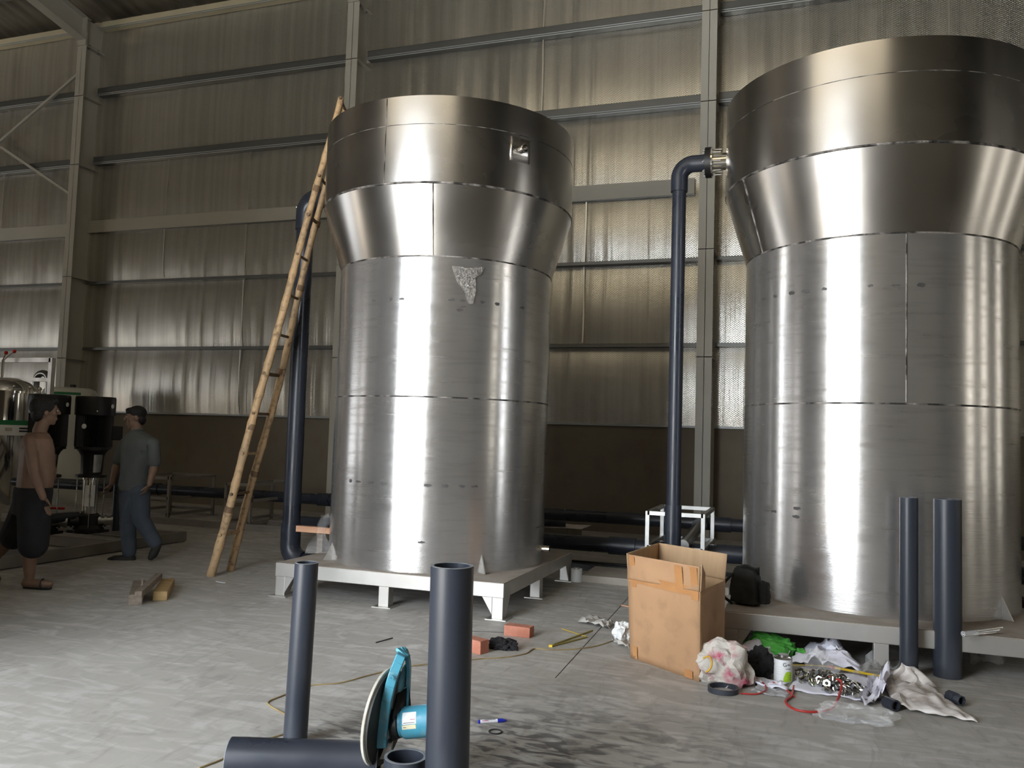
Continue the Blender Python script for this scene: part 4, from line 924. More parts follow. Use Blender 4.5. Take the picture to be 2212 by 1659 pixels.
# white paper sheets
sheet('white_paper_sheet', [G(1572, 1405), G(1690, 1462), G(1700, 1420), G(1600, 1380)], 'paper', 'white paper sheet propped behind the black cloth heap', 'paper', amp=.05, seed=12, hfn=lambda u, v: .10*sin(pi*min(1, .25+u*.9))*(.4+.6*v))
sheet('white_paper_sheet', [G(1705, 1435), G(1860, 1462), G(1850, 1436), G(1740, 1408)], 'paper', 'arched white paper sheet behind the yellow measuring tape', 'paper', amp=.05, seed=17, hfn=lambda u, v: .09*sin(pi*u)*(.3+.7*v))
sheet('white_paper_sheet', [G(1700, 1492), G(1890, 1522), G(1918, 1472), G(1740, 1442)], 'paper', 'large white paper sheet spread under the pile of steel fittings', 'paper', z=.002, amp=.012, seed=23)
sheet('white_paper_sheet', [G(1590, 1476), G(1700, 1495), G(1695, 1478), G(1605, 1466)], 'paper', 'small white paper sheet in front of the woven sack', 'paper', amp=.02, seed=29)
sheet('plastic_sheet', [G(1620, 1493), G(1700, 1512), G(1705, 1490), G(1650, 1478)], 'milky', 'flat milky plastic sheet under the red twine', 'plastic sheet', z=.003, amp=.01, seed=31)
# curled right end of big sheet
sheet('white_paper_sheet', [G(1868, 1530), G(1918, 1515), G(1922, 1472), G(1880, 1478)], 'paper', 'curled corner sheet of white paper left of the dirty rag', 'paper', z=.006, amp=.05, seed=35, hfn=lambda u, v: .07*u*u)
# green bag
c = G(1667, 1420); gbg = crumple('green_plastic_bag', (c.x+.0, c.y+.05, 0), (.17, .09, .085), 'green', 'crumpled green plastic bag lying under the edge of right stand', 'bag', 41, .45, 4, freq=4, sharp=25)
c2 = G(1625, 1390); o = crumple('bag_handle', (0, 0, 0), (.03, .03, .055), 'green', None, None, 43, .5, 3); o.parent = gbg; o.location = Vector((-.17, .0, .0))
o = crumple('bag_handle', (0, 0, 0), (.05, .02, .04), 'green', None, None, 44, .5, 3); o.parent = gbg; o.location = Vector((.19, -.0, .0))
crumple('clear_plastic_pouch', tuple(G(1672, 1418)), (.10, .04, .035), 'milky', 'small clear plastic pouch in front of the green bag', 'pouch', 47, .4, 3)
# plastic bags, clear
crumple('clear_plastic_bag', tuple(G(1772, 1455)), (.10, .05, .085), 'clear', 'upright clear plastic bag behind the pile of steel fittings', 'bag', 51, .6, 4, freq=3, sharp=20)
crumple('clear_plastic_bag', tuple(G(1848, 1558)), (.16, .095, .055), 'clear', 'crumpled clear plastic bag lying in front of the litter', 'bag', 53, .65, 4, freq=4, sharp=20)
sheet('clear_plastic_sheet', [G(1840, 1470), G(1935, 1450), G(1975, 1432), G(1880, 1430)], 'clear', 'clear plastic sheet between yellow tape and the thinner pipe', 'plastic sheet', amp=.06, seed=57)
sheet('clear_plastic_film', [G(2095, 1440), G(2170, 1444), G(2160, 1405), G(2090, 1410)], 'clear', 'clear plastic film under right stand, right of thicker pipe', 'plastic sheet', amp=.07, seed=59)
# pile of small steel fittings: each piece a thing
def nut_mesh():
    mb = MB(); mb.lathe([(.009, 0), (.017, 0), (.017, .012), (.009, .012)], (0, 0, 0), seg=6, closed=True); return mb
def saddle_mesh():
    mb = MB(); mb.lathe([(.013, 0), (.0175, 0), (.0175, .016), (.013, .016)], (0, 0, 0), seg=14, closed=True, a0=0, a1=pi*1.15)
    return mb
def elbow_mesh():
    mb = MB(); mb.tube([(0, 0, 0), (.0, 0, .014)]+arc((.012, 0, .014), (-.012, 0, 0), (0, 0, .012), 4)+[(.028, 0, .026)], .0095, 10); return mb
protos = []
for fnm, bld, mt in (('steel_hex_nut', nut_mesh, 'chrome'), ('pipe_clip', saddle_mesh, 'chrome'), ('small_elbow_fitting', elbow_mesh, 'dullmetal')):
    protos.append((fnm, bld, mt))
base_objs = {}
A0, B0 = G(1768, 1466), G(1905, 1522)
ctr = G(1815, 1492); cu_ = (G(1890, 1512)-G(1745, 1462)).normalized(); cv_ = Vector((-cu_.y, cu_.x, 0)); Lh = (G(1890, 1512)-G(1745, 1462)).length/2
ctr = (G(1890, 1512)+G(1745, 1462))/2
for k in range(210):
    i = k % 3 if rnd.random() > .4 else 1
    u = rnd.gauss(0, .42); v = rnd.gauss(0, .45); u = max(-1, min(1, u)); v = max(-1, min(1, v))
    hgt = .052*max(0, 1-(u*u+v*v))
    z = .016 + hgt*rnd.random() + .004
    loc = ctr-cv_*.055+cu_*u*Lh*1.05+cv_*v*.10; loc.z = z
    nm, bld, mt = protos[i]
    lab = {0: 'small bright steel nut in the heap on the white paper', 1: 'small bright curved pipe clip in the heap on the white paper', 2: 'small dull steel elbow in the heap on the white paper'}[i]
    if i not in base_objs:
        o = bld().build(nm, mt); base_objs[i] = o
    else:
        o = base_objs[i].copy(); COL.objects.link(o)
    o.scale = (1.3, 1.3, 1.3); o.location = loc; o.rotation_euler = (rnd.uniform(0, pi), rnd.uniform(0, pi), rnd.uniform(0, 2*pi))
    tag(o, lab, ('nut', 'clip', 'fitting')[i], ('steel nuts in the fittings heap', 'pipe clips in the fittings heap', 'elbows in the fittings heap')[i])
# red twine
tw1 = [G(x, y, z) for x, y, z in ((1715, 1482, .006), (1710, 1503, .01), (1697, 1515, .008), (1712, 1530, .01), (1740, 1537, .012), (1775, 1537, .012), (1800, 1528, .015), (1812, 1505, .04), (1818, 1482, .07), (1815, 1470, .075), (1792, 1462, .07))]
mb = MB(); mb.tube(catmull(tw1, 6), .0065, 8); tag(mb.build('red_twine', 'red', loc=tw1[0]), 'long loop of red twine in front of and over the steel fittings', 'twine')
tw2 = [G(x, y, z) for x, y, z in ((1630, 1463, .02), (1648, 1475, .015), (1655, 1490, .01), (1635, 1499, .006), (1600, 1498, .006))]
mb = MB(); mb.tube(catmull(tw2, 6), .0045, 8); tag(mb.build('red_twine', 'red', loc=tw2[0]), 'short curl of red twine in front of the black cloth heap', 'twine')
tw3 = [G(x, y, z) for x, y, z in ((1670, 1474, .012), (1690, 1484, .01), (1706, 1496, .01), (1716, 1505, .01))]
mb = MB(); mb.tube(catmull(tw3, 6), .005, 8); tag(mb.build('red_twine', 'red', loc=tw3[0]), 'red twine piece running from glue can to the long loop', 'twine')
# yellow tape measure blade
ytp = [G(x, y, z) for x, y, z in ((1712, 1436, .02), (1760, 1437, .03), (1792, 1440, .035))]
mb = MB()
for p_, q_ in zip(ytp, ytp[1:]): mb.bar(p_, q_, .016, .0015)
tag(mb.build('measuring_tape', 'yellow', smooth=False, loc=ytp[0]), 'yellow measuring tape blade lying behind the clear bag, left length', 'tape measure')
a, b = G(1792, 1440, .035), G(1912, 1463, .02); mt_ = thing('measuring_tape', a, 'yellow measuring tape blade with red end, lying across the paper', 'tape measure')
mb = MB(); mb.bar(a, b, .020, .0015, (0, -.5, 1)); mb.build('blade', 'yellow', mt_, smooth=False)
mb = MB(); mb.bar(a-(b-a).normalized()*.012, a+(b-a).normalized()*.03, .021, .003, (0, -.5, 1)); mb.build('red_end', 'red', mt_, smooth=False)
# thin rods
for k, (p_, q_) in enumerate((((1806, 1480), (1862, 1496)), ((1810, 1485), (1860, 1500)))):
    mb = MB(); mb.tube([G(*p_, .055), G(*q_, .03)], .0028, 8); tag(mb.build('steel_rod', 'chrome' if k else 'dullmetal', loc=G(*p_, .05)), ('dark thin rod lying over the fittings heap', 'bright thin rod lying over the fittings heap')[k], 'rod')
# small dark ring flange left
rc = G(1562, 1494); mb = MB(); mb.lathe([(.075, 0), (.086, 0), (.086, .028), (.075, .028)], (rc.x, rc.y, .001), seg=48, closed=True); tag(mb.build('pipe_ring', 'pvc_dusty', loc=rc), 'dark plastic pipe ring lying before the woven sack', 'ring')
# couplings right
c = G(2062, 1508, .035); d = (Vector((.6, -.8, 0))).normalized()
cp = thing('pipe_coupling', (c.x, c.y, 0), 'dark grey plastic coupling lying right of the dirty rag', 'coupling'); mb = MB(); mb.lathe([(.022, 0), (.034, 0), (.034, .05), (.028, .052), (.028, .09), (.022, .09)], Vector((c.x, c.y, .035))-d*.04, d, 8, closed=True); mb.build('body', 'pvc_dusty', cp)
c = G(1922, 1520, .03); cp = thing('pipe_coupling', (c.x, c.y, 0), 'black plastic coupling between white paper and dirty rag', 'coupling'); mb = MB(); mb.lathe([(.022, 0), (.031, 0), (.031, .075), (.022, .075)], Vector((c.x, c.y, .032))-d*.03, d, 28, closed=True); mb.build('body', 'pvc', cp)
# dirty rag: upright fold + long tail
def rag(u, v):
    a, b, c, d = G(1908, 1478), G(1932, 1534), G(2112, 1566), G(1985, 1470)
    p = (a*(1-u)+d*u)*(1-v)+(b*(1-u)+c*u)*v
    h = .012+.05*abs(noise.noise(Vector((u*5, v*5, 4))))+.06*sin(pi*min(1, u*1.1))*sin(pi*v)*(1-u*.7)
    return Vector((p.x, p.y, h))
mb = MB(); mb.grid(rag, 26, 22)
rp_ = [G(1900, 1472, .03), G(1995, 1490, .04), G(1975, 1455, .13), G(1950, 1440, .12), G(1925, 1462, .06)]
o = mb.build('dirty_rag', 'rag', loc=G(1950, 1500), angle=35); solid(o, .003, 1); tag(o, 'dirty white rag sprawled on the floor below the thinner standing pipe', 'rag')
def rag2(u, v):
    a, b = G(1912, 1480), G(2020, 1500); p = a*(1-u)+b*u
    top = [G(1905, 1462), G(1945, 1440), G(1982, 1440), G(2020, 1490)]
    hh = [.02, .115, .105, .01]; k = u*3; i = min(2, int(k)); f = k-i; h1 = hh[i]*(1-f)+hh[i+1]*f
    return Vector((p.x+.02*sin(6*v+9*u), p.y+.03+.05*v+.02*sin(20*u), .012+h1*v))
mb = MB(); mb.grid(rag2, 24, 12); oo = mb.build('raised_fold', 'rag', o, angle=35); solid(oo, .003, 1)
# shoulder bag on stand 2
bb = G(1605, 1305, .28); bag = thing('black_tool_bag', (bb.x, bb.y, .28), 'black nylon tool bag standing on the left corner of right stand', 'bag')
# body as rounded slumped box
def slump(c, sx, sy, sz, seed, ang, taper=.75):
    bm = bmesh.new(); bmesh.ops.create_cube(bm, size=2); bmesh.ops.subdivide_edges(bm, edges=bm.edges[:], cuts=7, use_grid_fill=True)
    R = Matrix.Rotation(ang, 3, 'Z'); vv = []
    for v in bm.verts:
        q = v.co.copy(); ln = max(abs(q.x), abs(q.y), abs(q.z)); e = Vector((q.x, q.y, q.z)); sph = e.normalized()*1.25
        e = e*.62+sph*.38; f = 1-(1-taper)*(q.z+1)/2
        n_ = noise.noise(q*1.9+Vector((seed, 0, 0)))*.16
        e = Vector((e.x*f*sx, e.y*f*sy, (e.z+1.05)*sz))*(1) + e*n_*min(sx, sy)
        e.z = max(e.z, 0)
        v.co = R@e
    me = bpy.data.meshes.new('t'); bm.to_mesh(me); bm.free(); mb = MB(); mb.add([Vector(c)+v.co for v in me.vertices], [tuple(p.vertices) for p in me.polygons]); return mb
slump((bb.x+.02, bb.y, .281), .105, .07, .125, 3, -.35).build('main_pouch', 'bagcloth', bag)
slump((bb.x+.135, bb.y-.03, .30), .05, .03, .075, 7, -.6).build('side_pocket', 'bagcloth', bag)
mb = MB(); mb.grid(lambda u, v: Vector((bb.x-.02+.13*u, bb.y-.01-.02*v, .50+.055*v+.01*sin(6*u))), 8, 3); solid(mb.build('top_flap', 'bagcloth', bag), .004)
mb = MB(); mb.tube(catmull([(bb.x-.06, bb.y-.02, .50), (bb.x-.13, bb.y-.06, .42), (bb.x-.14, bb.y-.03, .34), (bb.x-.07, bb.y-.04, .285)], 6), .010, 8); mb.build('strap', 'bagcloth', bag)
# bundle of welding electrodes on stand 2's right
eb = thing('electrode_bundle', (1.12, 5.95, .29), 'taped bundle of white welding rods on the right stand deck', 'rods')
e0, e1 = G(2092, 1384, .295)+Vector((0, .16, 0)), G(2165, 1376, .30)+Vector((.02, .16, 0))
for k in range(9):
    off = Vector((0, (k % 3)*.009, (k//3)*.007-.004)); mb = MB(); mb.tube([e0+off, e1+off*2.2+Vector(((k-4)*.006, 0, 0))], .0032, 8); mb.build('welding_rod', 'label' if k % 2 else 'chrome', eb)
mb = MB(); m0 = e0+(e1-e0)*.12; mb.tube([e0+Vector((0, .008, .004)), e0+(e1-e0)*.35+Vector((0, .010, .004))], .017, 12); mb.build('wrapping_tape', 'milky', eb)

exec_people = True
# ------------------------------------------------------------------ people: metaball-like union remeshed to one surface
def remesh(o, vox, sm=3):
    md = o.modifiers.new('merge', 'REMESH'); md.mode = 'VOXEL'; md.voxel_size = vox; md.use_smooth_shade = True
    s_ = o.modifiers.new('smooth', 'SMOOTH'); s_.iterations = sm; s_.factor = .5
    return o
def limb(mb, pts, rr, seg=14):
    for (p, r), (q, s_) in zip(zip(pts, rr), zip(pts[1:], rr[1:])): mb.tube([p, q], [r, s_], seg)
    for p, r in zip(pts, rr): mb.ell(p, r, 14, 8)
def torso(mb, rings, seg=20):
    """rings: (centre, half width, half depth, widthdir, depthdir)"""
    k = len(mb.v); n = len(rings)
    for c, w_, d_, wd, dd in rings:
        for j in range(seg):
            a = 2*pi*j/seg; ca, sa = cos(a), sin(a); ca = math.copysign(abs(ca)**.85, ca); sa = math.copysign(abs(sa)**.85, sa)
            mb.v.append(Vector(c)+wd*w_*ca+dd*d_*sa)
    for i in range(n-1):
        for j in range(seg): mb.f.append((k+i*seg+j, k+i*seg+(j+1) % seg, k+(i+1)*seg+(j+1) % seg, k+(i+1)*seg+j)); mb.mi.append(0)
    mb.f.append(tuple(k+j for j in range(seg))[::-1]); mb.f.append(tuple(k+(n-1)*seg+j for j in range(seg))); mb.mi += [0]*2
def hand(mb, wrist, tip_dir, palm_w, curl_dir, thumb_side, s=1.0):
    d = tip_dir.normalized(); w_ = palm_w.normalized(); cdir = curl_dir.normalized()
    pc_ = wrist+d*.045*s
    R = Matrix((w_, cdir, d)).transposed()
    mb.ell(pc_, (.038*s, .015*s, .050*s), 14, 10, R)
    for i, ln in enumerate((.068, .076, .072, .058)):
        o_ = w_*(-.028+.0187*i)*s; a = wrist+d*.085*s+o_; b = a+(d*.62+cdir*.28)*ln*.55*s; c = b+(d*.35+cdir*.70)*ln*.5*s
        mb.tube([a, b, c], [.0088*s, .0082*s, .0066*s], 8); mb.ell(c, .0066*s, 8, 6); mb.ell(b, .0082*s, 8, 6)
    a = wrist+d*.025*s+w_*thumb_side*.032*s; b = a+(d*.6+w_*thumb_side*.6+cdir*.3)*.038*s; c = b+(d*.8+cdir*.5)*.028*s
    mb.tube([a, b, c], [.013*s, .0105*s, .008*s], 8); mb.ell(c, .008*s, 8, 6); mb.ell(a, .014*s, 8, 6)
def head(mb, c, fd, ud, s=1.0):
    """head centre, face direction, up; returns axes"""
    fd = fd.normalized(); ud = (ud-fd*ud.dot(fd)).normalized(); sd = fd.cross(ud).normalized(); R = Matrix((sd, fd, ud)).transposed()
    mb.ell(c+ud*.022*s-fd*.005, (.073*s, .092*s, .092*s), 20, 14, R)
    mb.ell(c-ud*.045*s+fd*.028*s, (.054*s, .060*s, .068*s), 18, 12, R)
    mb.ell(c-ud*.094*s+fd*.062*s, (.024*s, .020*s, .020*s), 12, 8, R)             # chin
    mb.tube([c+ud*.028*s+fd*.086*s, c-ud*.012*s+fd*.106*s], [.009*s, .014*s], 8); mb.ell(c-ud*.016*s+fd*.104*s, (.016*s, .014*s, .011*s), 10, 8, R)  # nose
    mb.ell(c+ud*.030*s+fd*.076*s, (.050*s, .016*s, .010*s), 12, 8, R)             # brow
    for q in (-1, 1):
        mb.ell(c+sd*q*.040*s-ud*.018*s+fd*.055*s, (.022*s, .022*s, .020*s), 10, 8, R)
        mb.ell(c+sd*q*.074*s-fd*.008*s-ud*.005*s, (.009*s, .018*s, .031*s), 10, 8, R)  # ears
    mb.ell(c-ud*.056*s+fd*.086*s, (.024*s, .010*s, .0065*s), 10, 8, R); mb.ell(c-ud*.068*s+fd*.083*s, (.020*s, .010*s, .007*s), 10, 8, R)  # lips
    return fd, ud, sd, R

def person(base, label, J, face, updir, torso_rings, cloth, s=1.0):
    t = thing('person', (base[0], base[1], 0), label, 'person')
    mb = MB(); torso(mb, torso_rings)
    limb(mb, [J['neck0'], J['neck1']], [.058, .054]); fd, ud, sd, R = head(mb, J['head'], face, updir, s)
    for k in ('L', 'R'):
        limb(mb, [J['sh'+k], J['el'+k], J['wr'+k]], [.053, .040, .028]); limb(mb, [J['el'+k], (J['el'+k]*.65+J['wr'+k]*.35)], [.040, .043])
        dd = (J['wr'+k]-J['el'+k]).normalized(); hand(mb, J['wr'+k], dd+J['hd'+k]*.3, J['pw'+k], J['hd'+k], J['th'+k], s)
        limb(mb, [J['hip'+k], J['kn'+k], J['an'+k]], [.090, .056, .040]); mid = J['kn'+k]*.7+J['an'+k]*.3; back = J['cb'+k]*.018
        limb(mb, [J['kn'+k], mid+back, J['an'+k]], [.052, .060, .038])
        limb(mb, [J['an'+k], J['he'+k], ], [.04, .034]); limb(mb, [J['he'+k], J['ba'+k], J['to'+k]], [.033, .038, .026])
    body = remesh(mb.build('body', 'skin', t), .0065, 3)
    # eyes and brows
    c = J['head']
    for q in (-1, 1):
        m2 = MB(); m2.ell(c+sd*q*.031*s+ud*.012*s+fd*.0815*s, (.014*s, .006*s, .0055*s), 10, 6, R); m2.build('eye', 'label', t)
        m2 = MB(); m2.ell(c+sd*q*.031*s+ud*.012*s+fd*.086*s, (.0055*s, .003*s, .0052*s), 8, 6, R); m2.build('iris', 'hair', t)
        m2 = MB(); m2.ell(c+sd*q*.033*s+ud*.036*s+fd*.086*s, (.021*s, .006*s, .0045*s), 10, 6, R); m2.build('eyebrow', 'hair', t)
    return t, (fd, ud, sd, R)

def ringset(pts, wd, dd):
    return [(Vector(c), w_, d_, wd, dd) for c, w_, d_ in pts]
V = Vector
LEFT = -RTf      # image-left direction
TOC = -FWf       # toward camera
ZZ = V((0, 0, 1))
# --- man in grey shirt, walking to the left
B2 = (-6.5, 7.0)
def p2(x, y, o=0): return PB(x, y, B2, o)
wd = (RTf*.86+TOC*.50).normalized(); dd = wd.cross(ZZ)
J = dict(neck0=p2(297, 938), neck1=p2(294, 915), head=p2(292.5, 902, 0),
         shL=p2(272, 956, .07), elL=p2(254, 1000, .06), wrL=p2(242, 1044, .0), hdL=LEFT, pwL=TOC, thL=1,
         shR=p2(331, 957, -.07), elR=p2(334, 1003, -.07), wrR=p2(323, 1046, -.12), hdR=LEFT, pwR=TOC, thR=1,
         hipL=p2(280, 1062, .05), knL=p2(276, 1126, .02), anL=p2(279, 1196, .0), heL=p2(285, 1207, .0), baL=p2(248, 1209, -.02), toL=p2(238, 1210, -.02), cbL=-LEFT,
         hipR=p2(301, 1062, -.06), knR=p2(305, 1122, -.04), anR=p2(335, 1172, -.02), heR=p2(341, 1177, -.02), baR=p2(331, 1197, -.04), toR=p2(326, 1204, -.05), cbR=-LEFT)
rings = ringset([(p2(290, 1068), .15, .10), (p2(289, 1048), .150, .105), (p2(291, 1025), .135, .10), (p2(295, 995), .150, .105), (p2(299, 965), .170, .11), (p2(301, 948), .165, .10), (p2(300, 938), .10, .07)], wd, dd)
man2, ax2 = person(B2, 'dark-haired person in grey short-sleeved shirt and jeans walking left', J, LEFT*.93+TOC*.42+V((0, 0, -.12)), ZZ, rings, None)
mb = MB(); rs = [(c, w_+.024, d_+.024, a, b) for c, w_, d_, a, b in rings[:-1]]; rs[0] = (p2(290, 1060), .168, .126, wd, dd)
torso(mb, rs)
torso(mb, [rs[-1], (rs[-1][0]*.5+J['neck0']*.5+V((0, 0, .012)), .150, .105, wd, dd), (J['neck0']+V((0, 0, .012)), .085, .082, wd, dd), (J['neck0']+V((0, 0, .035)), .068, .070, wd, dd)])
for k in 'LR':
    m_ = J['sh'+k]*.12+J['el'+k]*.88; limb(mb, [J['sh'+k]-V((0, 0, .01)), m_], [.066, .066])
sh = remesh(mb.build('work_shirt', 'shirt', man2), .009, 3)
fd, ud, sd, R = ax2
mb = MB()
for q in (-1, 1):
    c0 = J['neck0']+V((0, 0, .035)); a_ = c0+fd*.058+sd*q*.02; mb.tube([c0-fd*.05+sd*q*.035+V((0, 0, .015)), c0+sd*q*.066+V((0, 0, .005)), a_, a_-V((0, 0, .05))+sd*q*.02], [.014, .015, .014, .008], 8)
mb.build('shirt_collar', 'shirt', sh)
mb = MB(); mb.grid(lambda u, v: p2(303+14*u, 962+13*v, -.15)+TOC*.0, 3, 3); solid(mb.build('chest_pocket', 'shirt', sh), .004)
mb = MB(); limb(mb, [rings[0][0]+wd*.075, J['knL'], J['anL']+V((0, 0, .02))], [.108, .084, .070]); limb(mb, [rings[0][0]-wd*.07, J['hipL'], J['knL']], [.10, .106, .08]); limb(mb, [rings[0][0]+wd*.06, J['hipR'], J['knR'], J['anR']], [.10, .108, .086, .070])
torso(mb, [(p2(290, 1085), .135, .10, wd, dd), (p2(290, 1048), .158, .115, wd, dd)])
remesh(mb.build('jeans', 'jeans', man2), .009, 3)
for k in 'LR':
    mb = MB(); limb(mb, [J['an'+k]-V((0, 0, .0)), J['he'+k]], [.05, .042]); limb(mb, [J['he'+k], J['ba'+k], J['to'+k]], [.042, .046, .033])
    so = remesh(mb.build('shoe', 'shoe', man2), .008, 2)
c = J['head']
mb = MB(); mb.ell(c+ud*.046-fd*.020, (.083, .096, .080), 20, 12, R); mb.ell(c+ud*.088+fd*.045, (.062, .045, .022), 16, 10, R); mb.ell(c-ud*.018-fd*.055, (.072, .05, .07), 16, 10, R)
for q in range(9): mb.ell(c+ud*(.066+.006*(q % 3))+fd*.075+sd*(-.045+.011*q), (.012, .014, .022), 8, 6, R)
remesh(mb.build('hair', 'hair', man2), .006, 1)

# --- shirtless man walking right, seen from behind his shoulder
B1 = (-6.07, 5.41)
def p1(x, y, o=0): return PB(x, y, B1, o)
wd = (RTf*.62+FWf*.78).normalized(); wd = (RTf*.80-FWf*.60).normalized(); dd = wd.cross(ZZ)
RIGHT = RTf
J = dict(neck0=p1(86, 930), neck1=p1(93, 912), head=p1(99, 889, 0),
         shL=p1(64, 952, -.13), elL=p1(75, 1028, -.17), wrL=p1(93, 1074, -.15), hdL=RIGHT*.4-ZZ, pwL=TOC, thL=-1,
         shR=p1(98, 952, .10), elR=p1(110, 1010, .16), wrR=p1(114, 1032, .10), hdR=-RIGHT*.3-FWf*.5, pwR=ZZ, thR=1,
         hipL=p1(72, 1082, -.05), knL=p1(70, 1172, -.03), anL=p1(63, 1247, .0), heL=p1(55, 1260, .0), baL=p1(92, 1261, -.03), toL=p1(108, 1262, -.03), cbL=-RIGHT,
         hipR=p1(62, 1088, .07), knR=p1(28, 1160, .07), anR=p1(-22, 1215, .10), heR=p1(-36, 1218, .10), baR=p1(-18, 1246, .10), toR=p1(-4, 1250, .10), cbR=-RIGHT)
rings = ringset([(p1(68, 1098), .155, .12), (p1(72, 1068), .15, .125), (p1(76, 1040), .135, .135), (p1(80, 1005), .135, .135), (p1(80, 970), .150, .125), (p1(80, 948), .155, .10), (p1(82, 935), .10, .075)], wd, dd)
man1, ax1 = person(B1, 'shirtless person in black shorts and sandals walking, head turned away', J, RIGHT*.80+FWf*.62, ZZ+RIGHT*.05, rings, None)
mb = MB(); torso(mb, [(p1(66, 1110), .165, .135, wd, dd), (p1(72, 1062), .163, .142, wd, dd), (p1(73, 1052), .155, .140, wd, dd)])
limb(mb, [J['hipL'], p1(74, 1130, -.04), p1(72, 1176, -.03)], [.125, .128, .120]); limb(mb, [J['hipR'], p1(48, 1125, .07), p1(30, 1158, .07)], [.125, .125, .115])
remesh(mb.build('shorts', 'shorts', man1), .010, 3)
fd, ud, sd, R = ax1; c = J['head']
mb = MB(); mb.ell(c+ud*.040-fd*.028, (.090, .104, .092), 20, 12, R); mb.ell(c-ud*.020-fd*.062, (.078, .052, .072), 16, 10, R); mb.ell(c+ud*.088+fd*.05, (.066, .045, .03), 16, 10, R)
remesh(mb.build('hair', 'hair', man1), .007, 1)
for k in 'LR':
    mb = MB(); limb(mb, [J['he'+k]-V((0, 0, .03)), J['ba'+k]-V((0, 0, .034)), J['to'+k]-V((0, 0, .028))], [.022, .026, .02])
    mb.tube(catmull([J['ba'+k]+TOC*.045-V((0, 0, .02)), J['ba'+k]+V((0, 0, .038)), J['ba'+k]-TOC*.045-V((0, 0, .02))], 5), .012, 8)
    remesh(mb.build('sandal', 'black', man1), .009, 1)

# ------------------------------------------------------------------ pump skid on the left
skx = -7.07
sk_ = thing('pump_skid', (-8.2, 7.2, 0), 'low painted steel skid frame carrying the two vertical pumps', 'skid')
mb = MB(); mb.box((skx-.07, 4.6, .012), (skx, 8.40, .125)); mb.build('side_rail', 'skid', sk_, smooth=False, bevel=.004)
mb = MB(); mb.box((-9.6, 4.6, .012), (-9.53, 8.40, .125)); mb.build('side_rail', 'skid', sk_, smooth=False)
for y in (5.2, 6.4, 7.3, 8.33):
    mb = MB(); mb.box((-9.53, y-.035, .02), (skx-.07, y+.035, .12)); mb.build('cross_member', 'skid', sk_, smooth=False)
for x, y in ((skx-.035, 5.0), (skx-.035, 8.3), (-9.56, 5.0), (-9.56, 8.3)):
    mb = MB(); mb.box((x-.05, y-.05, 0), (x+.05, y+.05, .012)); mb.build('foot_pad', 'skid', sk_, smooth=False)
